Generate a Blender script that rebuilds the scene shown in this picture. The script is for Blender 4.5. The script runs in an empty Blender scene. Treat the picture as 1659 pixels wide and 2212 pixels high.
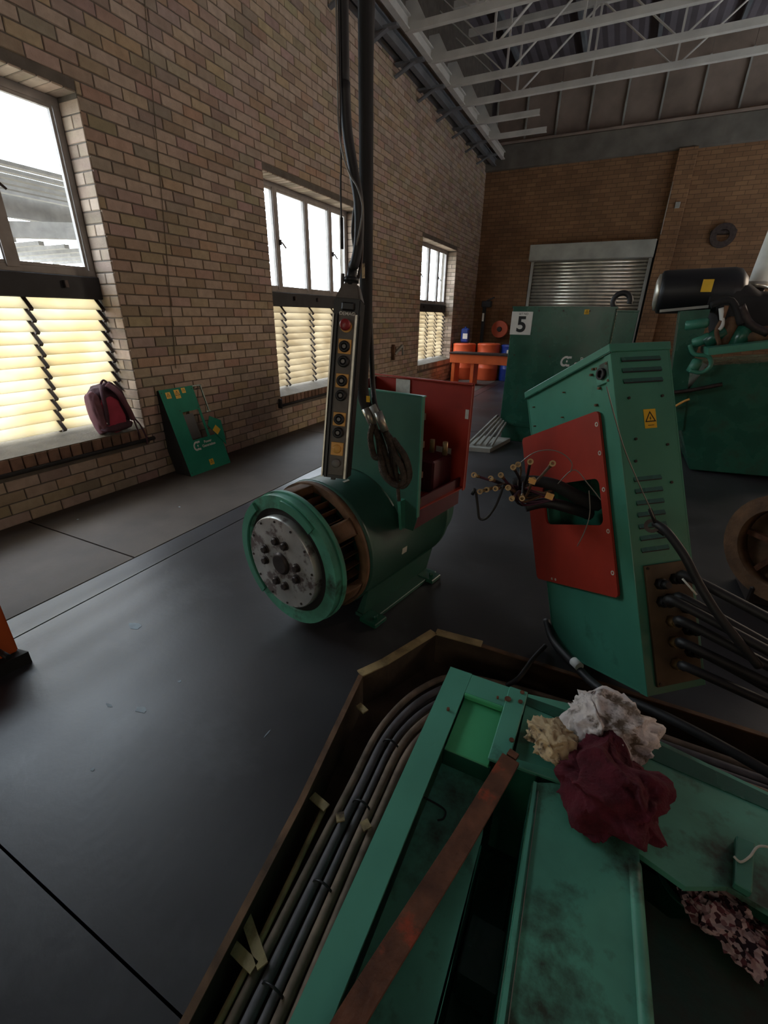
import bpy, bmesh, math, random
from mathutils import Vector, Matrix, noise
rnd = random.Random(7)
PI = math.pi
sc = bpy.context.scene
COL = sc.collection
# ------------------------------------------------------------------ camera
F_PX = 959.6; IW, IH = 1659, 2212
yaw, pitch, roll = math.radians(-25.825), math.radians(23.826), math.radians(0.836)
CAM = Vector((0, 0, 1.5))
fwd = Vector((math.sin(yaw)*math.cos(pitch), math.cos(yaw)*math.cos(pitch), -math.sin(pitch)))
r0 = Vector((math.cos(yaw), -math.sin(yaw), 0)); u0 = r0.cross(fwd)
cr, sr = math.cos(roll), math.sin(roll)
CR = cr*r0 + sr*u0; CU = -sr*r0 + cr*u0
cd = bpy.data.cameras.new('camera'); cam = bpy.data.objects.new('camera', cd); COL.objects.link(cam)
mw = Matrix.Identity(4)
for i in range(3):
    mw[i][0] = CR[i]; mw[i][1] = CU[i]; mw[i][2] = -fwd[i]; mw[i][3] = CAM[i]
cam.matrix_world = mw
cd.sensor_fit = 'HORIZONTAL'; cd.sensor_width = 36; cd.lens = F_PX/IW*36; cd.clip_start = .02; cd.clip_end = 300
sc.camera = cam
# ------------------------------------------------------------------ world, lights, exposure
sc.view_settings.view_transform = 'Standard'; sc.view_settings.look = 'None'
sc.view_settings.gamma = 1; sc.view_settings.exposure = 0.0
sc.view_settings.use_curve_mapping = False
w = bpy.data.worlds.new('sky'); sc.world = w; w.use_nodes = True
bg = w.node_tree.nodes['Background']; bg.inputs[0].default_value = (.82, .91, 1, 1); bg.inputs[1].default_value = 12.0

def area(name, loc, tgt, sx, sy, power, col, portal=False):
    l = bpy.data.lights.new(name, 'AREA'); l.shape = 'RECTANGLE'; l.size = sx; l.size_y = sy
    l.energy = power; l.color = col
    o = bpy.data.objects.new(name, l); COL.objects.link(o); o.location = loc
    o.rotation_euler = (Vector(tgt)-Vector(loc)).to_track_quat('-Z', 'Y').to_euler()
    if portal: l.cycles.is_portal = True
    return o
for ya, yb in ((.55, 2.75), (4.77, 6.97), (9.55, 11.76)):
    area('window_daylight', (-4.2, (ya+yb)/2, 1.75), (0, (ya+yb)/2, 1.75), 2.3, 2.5, 1, (1, 1, 1), True)
# daylight from the workshop's opposite side windows and open doorway behind the camera
area('opposite_window_daylight', (8.7, 12.0, 4.2), (-3.85, 3.0, .0), 3, 2, 62, (1, .82, .64)).data.spread = math.radians(60)
area('front_high_fill', (1.0, -5.8, 3.6), (0.5, 9, 5.2), 5, 1.0, 9, (1, .93, .82)).data.spread = math.radians(80)  # added fill lamp for the trusses and upper back wall, no window known there
area('door_daylight', (-1.15, -5.6, 1.45), (-.9, 5, 1.5), .9, 2.2, 26, (1, .95, .78))

def W(px, py, ax, v):
    """the point where the line of sight of a photo pixel meets an axis plane"""
    d = fwd*F_PX + CR*(px-IW/2) - CU*(py-IH/2)
    t = (v-CAM[ax])/d[ax]
    return CAM + d*t
def PX(p):
    q = Vector(p)-CAM; z = q.dot(fwd)
    if z < .05: return None
    return (IW/2+q.dot(CR)/z*F_PX, IH/2-q.dot(CU)/z*F_PX)
# ------------------------------------------------------------------ materials
def mat(name, col, rough=.6, metal=0, var=.25, scale=8, bump=.0, bscale=60, col2=None, attr=None, detail=6, spec=None, rvar=0, coat=0, stain=None, stain_scale=3, stain_lo=.55, stain_hi=.7):
    m = bpy.data.materials.new(name); m.use_nodes = True
    nt = m.node_tree; N = nt.nodes; L = nt.links; b = N['Principled BSDF']
    tc = N.new('ShaderNodeTexCoord')
    n = N.new('ShaderNodeTexNoise'); n.inputs['Scale'].default_value = scale; n.inputs['Detail'].default_value = detail
    L.new(tc.outputs['Object'], n.inputs['Vector'])
    r = N.new('ShaderNodeValToRGB')
    c2 = col2 or tuple(c*(1-var) for c in col)
    c1 = tuple(min(1, c*(1+var*.5)) for c in col)
    r.color_ramp.elements[0].position = .3; r.color_ramp.elements[1].position = .7
    r.color_ramp.elements[0].color = (*c2, 1); r.color_ramp.elements[1].color = (*c1, 1)
    L.new(n.outputs['Fac'], r.inputs['Fac']); out = r.outputs['Color']
    if attr:
        a = N.new('ShaderNodeAttribute'); a.attribute_name = attr
        mx = N.new('ShaderNodeMix'); mx.data_type = 'RGBA'; mx.blend_type = 'MULTIPLY'; mx.inputs[0].default_value = 1
        L.new(out, mx.inputs[6]); L.new(a.outputs['Color'], mx.inputs[7]); out = mx.outputs[2]
    if stain:
        n2 = N.new('ShaderNodeTexNoise'); n2.inputs['Scale'].default_value = stain_scale; n2.inputs['Detail'].default_value = 8
        n2.inputs['Roughness'].default_value = .65
        L.new(tc.outputs['Object'], n2.inputs['Vector'])
        mr = N.new('ShaderNodeMapRange'); mr.inputs[1].default_value = stain_lo; mr.inputs[2].default_value = stain_hi
        L.new(n2.outputs['Fac'], mr.inputs[0])
        mx = N.new('ShaderNodeMix'); mx.data_type = 'RGBA'
        L.new(mr.outputs[0], mx.inputs[0]); L.new(out, mx.inputs[6]); mx.inputs[7].default_value = (*stain, 1); out = mx.outputs[2]
    L.new(out, b.inputs['Base Color'])
    b.inputs['Roughness'].default_value = rough; b.inputs['Metallic'].default_value = metal
    if spec is not None: b.inputs['Specular IOR Level'].default_value = spec
    if coat: b.inputs['Coat Weight'].default_value = coat
    if rvar:
        mr = N.new('ShaderNodeMapRange'); mr.inputs[3].default_value = rough-rvar; mr.inputs[4].default_value = rough+rvar
        L.new(n.outputs['Fac'], mr.inputs[0]); L.new(mr.outputs[0], b.inputs['Roughness'])
    if bump:
        n3 = N.new('ShaderNodeTexNoise'); n3.inputs['Scale'].default_value = bscale; n3.inputs['Detail'].default_value = 4
        L.new(tc.outputs['Object'], n3.inputs['Vector'])
        bp = N.new('ShaderNodeBump'); bp.inputs['Strength'].default_value = bump; bp.inputs['Distance'].default_value = .01
        L.new(n3.outputs['Fac'], bp.inputs['Height']); L.new(bp.outputs['Normal'], b.inputs['Normal'])
    return m
M = {}
M['brick'] = mat('brick', (.44, .34, .265), .9, attr='tint', var=.15, scale=14, bump=.35, bscale=90)
M['brick_dark'] = mat('brick_dark', (.24, .14, .095), .9, attr='tint', var=.25, scale=14, bump=.3, bscale=90)
M['mortar'] = mat('mortar', (.13, .11, .09), .95, bump=.3)
M['backwall'] = None
M['floor'] = mat('floor', (.040, .038, .041), .40, var=.35, scale=1.6, bump=.06, bscale=35, rvar=.12, stain=(.075, .075, .08), stain_scale=2.2, stain_lo=.55, stain_hi=.8, detail=9)
M['floor2'] = mat('floor_edge', (.075, .056, .043), .72, var=.3, scale=2.5, bump=.08, bscale=35, detail=9)
M['joint'] = mat('joint', (.012, .011, .011), .9)
M['green'] = mat('green_paint', (.06, .25, .165), .38, var=.22, scale=3, bump=.03, bscale=30, rvar=.1, stain=(.02, .1, .065), stain_scale=5, stain_lo=.6, stain_hi=.8)
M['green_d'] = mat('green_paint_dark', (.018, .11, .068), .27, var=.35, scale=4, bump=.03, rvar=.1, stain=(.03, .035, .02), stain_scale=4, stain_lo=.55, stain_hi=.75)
M['green_w'] = mat('green_paint_worn', (.10, .36, .245), .5, var=.35, scale=6, bump=.06, stain=(.035, .05, .03), stain_scale=7, stain_lo=.5, stain_hi=.66)
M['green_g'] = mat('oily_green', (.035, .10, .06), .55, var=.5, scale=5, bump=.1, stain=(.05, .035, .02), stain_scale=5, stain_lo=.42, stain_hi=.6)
M['sling'] = mat('wire_rope', (.07, .05, .035), .7, var=.5, scale=60, bump=.6, bscale=220)
M['green_al'] = mat('alternator_green', (.032, .105, .072), .42, var=.25, scale=4, bump=.03, rvar=.08, stain=(.04, .05, .035), stain_scale=4, stain_lo=.58, stain_hi=.75)
M['carport'] = mat('carport_paint', (.17, .155, .14), .7)
M['green_t'] = mat('cover_green', (.016, .25, .155), .62, var=.15, scale=5, spec=.25)
M['green_lit'] = mat('frame_green_lit', (.11, .40, .28), .42, var=.15, scale=5, bump=.03, bscale=30, stain=(.05, .15, .1), stain_scale=6, stain_lo=.62, stain_hi=.75)  # lighter copy of the green paint, stands in for stronger light on the frame
M['green_b'] = mat('green_paint_bright', (.08, .46, .20), .4, var=.15, scale=5)
M['red'] = mat('red_panel', (.38, .028, .012), .48, var=.18, scale=5, bump=.05, bscale=40, stain=(.16, .02, .01), stain_scale=4, stain_lo=.62, stain_hi=.8)
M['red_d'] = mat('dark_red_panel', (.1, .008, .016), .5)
M['black'] = mat('black', (.012, .012, .013), .45)
M['black_m'] = mat('black_matt', (.016, .014, .013), .8, bump=.1)
M['rubber'] = mat('rubber', (.018, .016, .016), .55, var=.4, scale=20)
M['cable_br'] = mat('dusty_cable', (.22, .155, .11), .75, var=.5, scale=14)
M['cable_gr'] = mat('grey_cable', (.14, .125, .13), .65, var=.4, scale=12)
M['tan'] = mat('tan_painted_steel', (.42, .31, .15), .7, var=.45, scale=9, bump=.15, stain=(.06, .035, .02), stain_scale=8, stain_lo=.5, stain_hi=.7)
M['brown'] = mat('trench_dirt', (.06, .036, .02), .9, var=.5, scale=6, bump=.3, bscale=30)
M['rust'] = mat('rust', (.16, .06, .028), .8, var=.5, scale=22, bump=.3, bscale=80, stain=(.4, .06, .02), stain_scale=9, stain_lo=.58, stain_hi=.68)
M['rustb'] = mat('rust_brown', (.17, .085, .04), .75, var=.6, scale=10, bump=.3, bscale=50)
M['steel'] = mat('bare_steel', (.5, .49, .46), .38, metal=.5, var=.35, scale=6, bump=.15, bscale=12, stain=(.17, .13, .12), stain_scale=7, stain_lo=.52, stain_hi=.58)
M['steel_d'] = mat('dark_steel', (.06, .045, .04), .5, metal=.6, var=.4, scale=20)
M['galv'] = mat('galvanised', (.62, .58, .48), .30, metal=.7, var=.25, scale=5)
M['galvb'] = mat('shutter_box', (.33, .33, .29), .6, var=.25, scale=3)
M['truss'] = mat('truss_paint', (.55, .53, .48), .7, var=.2, scale=3)
M['truss_d'] = mat('wall_plate_paint', (.14, .15, .16), .6, var=.3, scale=3)
M['roof'] = mat('roof_sheet', (.13, .11, .12), .8, var=.3, scale=1)
M['frame'] = mat('window_frame_paint', (.30, .27, .25), .6, var=.2, scale=10)
M['dark'] = mat('dark_transom', (.03, .03, .032), .7)
M['sill'] = mat('cement_sill', (.13, .105, .068), .85, var=.25, scale=8, bump=.3)
M['orange'] = mat('orange_paint', (.75, .13, .025), .5, var=.15, scale=4)
M['orange2'] = mat('orange_drum', (.7, .11, .035), .42, var=.12, scale=4)
M['blue'] = mat('blue_plastic', (.01, .035, .22), .35)
M['white'] = mat('white_plastic', (.75, .74, .68), .5, var=.1)
M['whitep'] = mat('white_paint', (.88, .86, .76), .5, var=.12)
M['yellow'] = mat('yellow_label', (.85, .5, .02), .5, var=.08)
M['yplate'] = mat('yellow_plate', (.85, .45, .11), .5, var=.15, scale=40)
M['label'] = mat('pale_label', (.6, .57, .47), .6, var=.15, scale=40)
M['ink'] = mat('ink', (.01, .01, .01), .6)
M['redbtn'] = mat('red_button', (.35, .03, .035), .35)
M['greybtn'] = mat('grey_button', (.22, .21, .2), .5)
M['pgrey'] = mat('pendant_grey', (.13, .115, .10), .55, var=.2, scale=40)
M['chrome'] = mat('worn_chrome', (.5, .47, .4), .35, metal=.8, var=.3, scale=30)
M['maroon'] = mat('maroon_cloth', (.11, .010, .02), .95, var=.35, scale=30, bump=.5, bscale=120)
M['ragw'] = mat('white_rag', (.78, .70, .66), .6, var=.15, scale=20, bump=.4, bscale=50, stain=(.13, .09, .06), stain_scale=13, stain_lo=.5, stain_hi=.6)
M['ragy'] = mat('cream_rag', (.65, .48, .27), .7, var=.2, scale=20, bump=.4, bscale=60, stain=(.1, .07, .05), stain_scale=20, stain_lo=.52, stain_hi=.6)
M['bagred'] = mat('bag_red', (.4, .035, .07), .8, bump=.2)
M['bagdark'] = mat('bag_dark', (.065, .025, .035), .85, bump=.2)
M['baggrey'] = mat('bag_mauve', (.17, .07, .085), .85, bump=.2)
M['gland'] = mat('gland_plate', (.13, .085, .045), .7, var=.4, scale=9, bump=.1)
M['brass'] = mat('brass', (.4, .27, .13), .45, metal=.6, var=.3, scale=30)
M['concrete'] = mat('concrete_band', (.13, .115, .095), .85, var=.3, scale=3, bump=.2)
M['clad'] = mat('cladding', (.24, .18, .14), .8, var=.3, scale=2)
M['pave'] = mat('outdoor_paving', (.5, .44, .34), .9, var=.2, scale=3)
M['purple'] = mat('purple_wire', (.1, .03, .06), .5)
M['thinwire'] = mat('thin_wire', (.25, .23, .2), .45, metal=.4)
M['paintspot'] = mat('paint_spot', (.3, .36, .4), .7, var=.2, scale=30)

def backwall_mat():
    m = mat('brick_face_far', (.25, .135, .065), .9, var=.3, scale=1.2)
    nt = m.node_tree; N = nt.nodes; L = nt.links; b = N['Principled BSDF']
    src = b.inputs['Base Color'].links[0].from_socket
    tc = N.new('ShaderNodeTexCoord'); mp = N.new('ShaderNodeMapping'); mp.inputs['Rotation'].default_value = (PI/2, 0, 0)
    bt = N.new('ShaderNodeTexBrick'); bt.inputs['Scale'].default_value = 1
    bt.inputs['Color1'].default_value = (1, 1, 1, 1); bt.inputs['Color2'].default_value = (.75, .72, .7, 1); bt.inputs['Mortar'].default_value = (.45, .45, .45, 1)
    bt.inputs['Mortar Size'].default_value = .006; bt.inputs['Brick Width'].default_value = .232; bt.inputs['Row Height'].default_value = .0865
    L.new(tc.outputs['Object'], mp.inputs['Vector']); L.new(mp.outputs['Vector'], bt.inputs['Vector'])
    mx = N.new('ShaderNodeMix'); mx.data_type = 'RGBA'; mx.blend_type = 'MULTIPLY'; mx.inputs[0].default_value = 1
    L.new(src, mx.inputs[6]); L.new(bt.outputs['Color'], mx.inputs[7]); L.new(mx.outputs[2], b.inputs['Base Color'])
    return m
M['backwall'] = backwall_mat()
def louvre_mat(c1=(.78, .69, .50), c2=(.84, .79, .66)):
    m = bpy.data.materials.new('louvre_blade'); m.use_nodes = True; nt = m.node_tree; N = nt.nodes; L = nt.links
    N.remove(N['Principled BSDF'])
    tc = N.new('ShaderNodeTexCoord'); n = N.new('ShaderNodeTexNoise'); n.inputs['Scale'].default_value = 3
    L.new(tc.outputs['Object'], n.inputs['Vector'])
    r = N.new('ShaderNodeValToRGB'); r.color_ramp.elements[0].color = (*c1, 1); r.color_ramp.elements[1].color = (*c2, 1)
    r.color_ramp.elements[0].position = .35; r.color_ramp.elements[1].position = .65
    L.new(n.outputs['Fac'], r.inputs['Fac'])
    t = N.new('ShaderNodeBsdfTranslucent'); d = N.new('ShaderNodeBsdfDiffuse'); mx = N.new('ShaderNodeMixShader'); mx.inputs[0].default_value = .25
    L.new(r.outputs[0], t.inputs[0]); L.new(r.outputs[0], d.inputs[0]); L.new(t.outputs[0], mx.inputs[1]); L.new(d.outputs[0], mx.inputs[2])
    L.new(mx.outputs[0], N['Material Output'].inputs[0]); return m
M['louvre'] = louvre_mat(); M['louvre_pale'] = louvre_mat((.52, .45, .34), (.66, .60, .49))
def glass_mat():
    m = bpy.data.materials.new('window_glass'); m.use_nodes = True; nt = m.node_tree; N = nt.nodes; L = nt.links
    N.remove(N['Principled BSDF'])
    t = N.new('ShaderNodeBsdfTransparent'); g = N.new('ShaderNodeBsdfGlossy'); g.inputs['Roughness'].default_value = .05
    t.inputs[0].default_value = (.93, .95, .96, 1)
    mx = N.new('ShaderNodeMixShader'); mx.inputs[0].default_value = .05
    L.new(t.outputs[0], mx.inputs[1]); L.new(g.outputs[0], mx.inputs[2])
    L.new(mx.outputs[0], N['Material Output'].inputs[0]); return m
M['glass'] = glass_mat()
def knit_mat():
    m = bpy.data.materials.new('patterned_cloth'); m.use_nodes = True; nt = m.node_tree; N = nt.nodes; L = nt.links; b = N['Principled BSDF']
    tc = N.new('ShaderNodeTexCoord'); v = N.new('ShaderNodeTexVoronoi'); v.inputs['Scale'].default_value = 130
    L.new(tc.outputs['Object'], v.inputs['Vector'])
    r = N.new('ShaderNodeValToRGB'); e = r.color_ramp.elements
    e[0].color = (.03, .012, .018, 1); e[0].position = .3; e[1].color = (.6, .42, .4, 1); e[1].position = .62
    x = e.new(.45); x.color = (.22, .06, .07, 1)
    L.new(v.outputs['Color'], r.inputs['Fac']); L.new(r.outputs[0], b.inputs['Base Color']); b.inputs['Roughness'].default_value = .95
    return m
M['knit'] = knit_mat()
# ------------------------------------------------------------------ mesh helpers
INV = {}
def bmnew(): return bmesh.new()
def add_box(bm, c, s, R=None, bev=0, tint=None):
    r = bmesh.ops.create_cube(bm, size=1)
    vs = r['verts']
    for v in vs: v.co = Vector((v.co.x*s[0], v.co.y*s[1], v.co.z*s[2]))
    if bev:
        es = list({e for v in vs for e in v.link_edges})
        rr = bmesh.ops.bevel(bm, geom=es, offset=bev, segments=1, affect='EDGES', profile=.5)
        vs = list({v for f in rr['faces'] for v in f.verts} | {v for v in vs if v.is_valid})
    for v in vs:
        if R is not None: v.co = R @ v.co
        v.co += Vector(c)
    return vs
def add_prism(bm, poly, z0, z1, fn=None):
    """poly: list of (u,v); fn(u,v,w) -> world"""
    fn = fn or (lambda u, v, w: Vector((u, v, w)))
    a = [bm.verts.new(fn(u, v, z0)) for u, v in poly]; b = [bm.verts.new(fn(u, v, z1)) for u, v in poly]
    n = len(poly); bm.faces.new(a[::-1]); bm.faces.new(b)
    for i in range(n): bm.faces.new((a[i], a[(i+1) % n], b[(i+1) % n], b[i]))
def tess_prism(bm, poly, z0, z1, fn=None):
    from mathutils.geometry import tessellate_polygon
    fn = fn or (lambda u, v, w: Vector((u, v, w)))
    a = [bm.verts.new(fn(u, v, z0)) for u, v in poly]; b = [bm.verts.new(fn(u, v, z1)) for u, v in poly]
    for t in tessellate_polygon([[Vector((u, v, 0)) for u, v in poly]]):
        bm.faces.new([a[i] for i in t][::-1]); bm.faces.new([b[i] for i in t])
    n = len(poly)
    for i in range(n): bm.faces.new((a[i], a[(i+1) % n], b[(i+1) % n], b[i]))
def add_hull8(bm, lo, hi):
    """two quads (lists of 4 points) -> closed solid"""
    a = [bm.verts.new(p) for p in lo]; b = [bm.verts.new(p) for p in hi]; n = len(lo)
    bm.faces.new(a[::-1]); bm.faces.new(b)
    for i in range(n): bm.faces.new((a[i], a[(i+1) % n], b[(i+1) % n], b[i]))
def add_cyl(bm, p0, p1, r, r2=None, seg=20, cap=True):
    p0 = Vector(p0); p1 = Vector(p1); d = p1-p0; r2 = r if r2 is None else r2
    q = d.to_track_quat('Z', 'Y'); rings = []
    for p, rr in ((p0, r), (p1, r2)):
        rings.append([bm.verts.new(p+q @ Vector((math.cos(2*PI*i/seg)*rr, math.sin(2*PI*i/seg)*rr, 0))) for i in range(seg)])
    for i in range(seg):
        f = bm.faces.new((rings[0][i], rings[0][(i+1) % seg], rings[1][(i+1) % seg], rings[1][i])); f.smooth = True
    if cap: bm.faces.new(rings[0][::-1]); bm.faces.new(rings[1])
def add_ring(bm, p0, axis, ro, ri, h, seg=32, a0=0, a1=2*PI):
    """annular solid, optionally a sector"""
    p0 = Vector(p0); ax = Vector(axis).normalized(); q = ax.to_track_quat('Z', 'Y'); full = abs(a1-a0-2*PI) < 1e-6
    n = seg if full else seg+1; V = []
    for i in range(n):
        t = a0+(a1-a0)*i/seg; d = q @ Vector((math.cos(t), math.sin(t), 0))
        V.append([bm.verts.new(p0+d*ro), bm.verts.new(p0+d*ro+ax*h), bm.verts.new(p0+d*ri+ax*h), bm.verts.new(p0+d*ri)])
    for i in range(seg):
        a, b = V[i], V[(i+1) % n]
        for k in range(4):
            f = bm.faces.new((a[k], b[k], b[(k+1) % 4], a[(k+1) % 4])); f.smooth = k in (0, 2)
    if not full: bm.faces.new(V[0]); bm.faces.new(V[-1][::-1])
def spline(pts, n=8):
    P = [Vector(p) for p in pts]; out = []
    for i in range(len(P)-1):
        p0 = P[max(i-1, 0)]; p1 = P[i]; p2 = P[i+1]; p3 = P[min(i+2, len(P)-1)]
        for k in range(n):
            t = k/n; out.append(.5*((2*p1)+(p2-p0)*t+(2*p0-5*p1+4*p2-p3)*t*t+(3*p1-p0-3*p2+p3)*t**3))
    out.append(P[-1]); return out
def add_tube(bm, pts, r, seg=8, smooth=8, cap=True, r2=None):
    P = spline(pts, smooth) if smooth else [Vector(p) for p in pts]
    up = Vector((0, 0, 1)); prev = None; t0 = (P[1]-P[0]).normalized()
    nrm = t0.orthogonal().normalized()
    for i, p in enumerate(P):
        t = ((P[min(i+1, len(P)-1)]-P[max(i-1, 0)])).normalized()
        nrm = (nrm - t*nrm.dot(t)).normalized(); b = t.cross(nrm)
        rr = r if r2 is None else r+(r2-r)*i/(len(P)-1)
        ring = [bm.verts.new(p+nrm*math.cos(2*PI*k/seg)*rr+b*math.sin(2*PI*k/seg)*rr) for k in range(seg)]
        if prev:
            for k in range(seg):
                f = bm.faces.new((prev[k], prev[(k+1) % seg], ring[(k+1) % seg], ring[k])); f.smooth = True
        elif cap: bm.faces.new(ring[::-1])
        prev = ring
    if cap: bm.faces.new(prev)
def add_bar(bm, p0, p1, w, h, up=(0, 0, 1)):
    p0 = Vector(p0); p1 = Vector(p1); d = (p1-p0); z = Vector(up); x = d.normalized(); y = z.cross(x)
    if y.length < 1e-4: y = Vector((0, 1, 0)).cross(x)
    y.normalize(); z = x.cross(y)
    R = Matrix((x, y, z)).transposed()
    add_box(bm, (p0+p1)/2, (d.length, w, h), R)
def add_lathe(bm, prof, o=(0, 0, 0), seg=28, R=None):
    V = []; o = Vector(o)
    for r, z in prof:
        ring = []
        for i in range(seg):
            p = Vector((math.cos(2*PI*i/seg)*r, math.sin(2*PI*i/seg)*r, z))
            ring.append(bm.verts.new(o+(R @ p if R is not None else p)))
        V.append(ring)
    for a, b in zip(V, V[1:]):
        for i in range(seg):
            f = bm.faces.new((a[i], a[(i+1) % seg], b[(i+1) % seg], b[i])); f.smooth = True
    bm.faces.new(V[0][::-1]); bm.faces.new(V[-1])
def setm(o, parent):
    o.parent = parent
def obj(name, bm, m, parent=None, world=True, label=None, smooth=False):
    """link a bmesh as one object. With world=True its coordinates are world ones and are moved into the parent's frame"""
    if parent is not None and world and parent.name in INV: bm.transform(INV[parent.name])
    bmesh.ops.recalc_face_normals(bm, faces=bm.faces[:])
    me = bpy.data.meshes.new(name); bm.to_mesh(me); bm.free()
    if smooth:
        for p in me.polygons: p.use_smooth = True
    me.materials.append(M[m] if isinstance(m, str) else m)
    o = bpy.data.objects.new(name, me); COL.objects.link(o)
    if parent is not None:
        o.parent = parent
        if parent.name in INV: INV[o.name] = INV[parent.name]
    if label: o['label'] = label
    return o
def tag(o, label, cat, group=None, kind=None):
    o['label'] = label; o['category'] = cat
    if group: o['group'] = group
    if kind: o['kind'] = kind
    return o
def thing(name, label, cat, loc, mtx=None, group=None):
    o = bpy.data.objects.new(name, None); COL.objects.link(o); o.empty_display_size = .1
    m = mtx if mtx is not None else Matrix.Translation(Vector(loc))
    o.matrix_world = m; INV[o.name] = m.inverted()
    return tag(o, label, cat, group)
def struct(name, bm=None, m=None, parent=None):
    if bm is None:
        o = bpy.data.objects.new(name, None); COL.objects.link(o); INV[o.name] = Matrix.Identity(4)
    else: o = obj(name, bm, m, parent)
    if parent is None: o['kind'] = 'structure'
    return o
def copy_tree(o, parent=None):
    c = o.copy(); COL.objects.link(c); c.parent = parent
    for ch in o.children: copy_tree(ch, c)
    return c
def frame(o, x, y, z):
    m = Matrix.Identity(4)
    for i in range(3): m[i][0] = x[i]; m[i][1] = y[i]; m[i][2] = z[i]; m[i][3] = o[i]
    return m
def text(name, s, size, m, mtx, parent, ext=.0006, bold=0.0, world=True):
    c = bpy.data.curves.new(name, 'FONT'); c.body = s; c.size = size; c.extrude = ext; c.offset = bold; c.align_x = 'CENTER'; c.align_y = 'CENTER'
    t = bpy.data.objects.new('tmp', c); COL.objects.link(t)
    dg = bpy.context.evaluated_depsgraph_get(); me = bpy.data.meshes.new_from_object(t.evaluated_get(dg))
    bpy.data.objects.remove(t); bpy.data.curves.remove(c)
    me.transform(mtx)
    if world and parent is not None and parent.name in INV: me.transform(INV[parent.name])
    me.materials.clear(); me.materials.append(M[m]); me.name = name
    o = bpy.data.objects.new(name, me); COL.objects.link(o); o.parent = parent
    return o
def quad_plate(name, c, ux, uy, w, h, t, m, parent, bev=0, label=None, world=True):
    """thin plate centred at c, axes ux (width) uy (height)"""
    ux = Vector(ux).normalized(); uy = Vector(uy).normalized(); n = ux.cross(uy)
    bm = bmnew(); add_box(bm, c, (w, h, t), Matrix((ux, uy, n)).transposed(), bev)
    return obj(name, bm, m, parent, label=label, world=world)
def c_logo(name, mtx, s, m, parent, world=True):
    """a slanted double C emblem: thick outer C broken by a small inner block"""
    bm = bmnew()
    def arc(ro, ri, a0, a1, n, dx=0, dy=0):
        V = []
        for i in range(n+1):
            t = a0+(a1-a0)*i/n
            for z in (0, .0012):
                V.append([bm.verts.new(Vector((dx+math.cos(t)*ro*.85+math.sin(t)*ro*.18, dy+math.sin(t)*ro, z))), bm.verts.new(Vector((dx+math.cos(t)*ri*.85+math.sin(t)*ri*.18, dy+math.sin(t)*ri, z)))])
        for i in range(n):
            a, b, c, d = V[2*i], V[2*i+1], V[2*i+2], V[2*i+3]
            bm.faces.new((b[0], d[0], d[1], b[1])); bm.faces.new((a[0], a[1], c[1], c[0]))
            bm.faces.new((a[0], c[0], d[0], b[0])); bm.faces.new((a[1], b[1], d[1], c[1]))
        bm.faces.new((V[0][0], V[1][0], V[1][1], V[0][1])); bm.faces.new((V[-2][0], V[-2][1], V[-1][1], V[-1][0]))
    arc(s*.5, s*.3, .25*PI, 1.75*PI, 14)
    add_box(bm, (s*.42, s*.38, .0006), (s*.26, s*.2, .0012)); add_box(bm, (s*.3, -s*.38, .0006), (s*.28, s*.2, .0012)); add_box(bm, (s*.16, 0, .0006), (s*.14, s*.2, .0012))
    bm.transform(mtx)
    return obj(name, bm, m, parent, world=world)
def crumple(name, c, s, m, seed, parent=None, amp=.35, freq=2.2, sub=4, R=None, pow_=1.0):
    bm = bmnew(); bmesh.ops.create_icosphere(bm, subdivisions=sub, radius=1)
    off = Vector((seed*3.1, seed*1.7, seed*.9))
    for v in bm.verts:
        p = v.co.copy(); n = p.normalized()
        d = 0
        for k in range(4):
            f = freq*(1.9**k); d += (1-2*abs(noise.noise(p*f+off*(k+1))))*amp/(1.75**k)
        p += n*(d-.2)
        q = noise.noise_vector(p*1.6+off)*.35
        p += q
        z = p.z
        if z < -.35: z = -.35+(z+.35)*.1
        v.co = Vector((p.x*s[0], p.y*s[1], (z+.4)*s[2]))
        if R is not None: v.co = R @ v.co
        v.co += Vector(c)
    return obj(name, bm, m, parent, smooth=sub > 4)
def warn_label(parent, c, ux, uy, w, h, kind='bolt', world=True):
    """yellow hazard label with black triangle and bolt"""
    ux = Vector(ux).normalized(); uy = Vector(uy).normalized(); n = ux.cross(uy); c = Vector(c)
    lab = quad_plate('warning_label', c+n*.0008, ux, uy, w, h, .0016, 'yellow', parent, label='yellow electric hazard label', world=world)
    fn = lambda u, v, z: c+ux*u+uy*v+n*(.0018+z)
    def tri(s, dy): return [(s*math.cos(PI/2+2*PI*k/3), dy+s*math.sin(PI/2+2*PI*k/3)) for k in range(3)]
    bm = bmnew(); s = h*.38; o, i = tri(s, .02*h), tri(s*.72, .02*h)
    for k in range(3):
        a, b = o[k], o[(k+1) % 3]; c2, d = i[(k+1) % 3], i[k]
        add_prism(bm, [a, b, c2, d], 0, .0006, fn)
    z = s*.5
    add_prism(bm, [(.15*z, .8*z), (-.3*z, .0*z), (-.02*z, .05*z), (-.12*z, -.6*z), (.3*z, .25*z), (.02*z, .2*z)], 0, .0006, fn)
    if kind == 'bolt': add_prism(bm, [(-w*.25, -h*.36), (w*.25, -h*.36), (w*.25, -h*.33), (-w*.25, -h*.33)], 0, .0006, fn)
    obj('hazard_symbol', bm, 'ink', lab, world=world)
    return lab
exec_parts = []
# ================================================================== SETTING
XW, XF, YB = -3.85, -4.10, 13.7          # wall face, window frame plane, back wall
CH, BL = .0865, .232                     # course height, brick length
WINS = [(0.55, 2.75), (4.77, 6.97), (9.55, 11.76)]
ZS, ZT = .50, 2.95                       # sill and head of the openings
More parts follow.
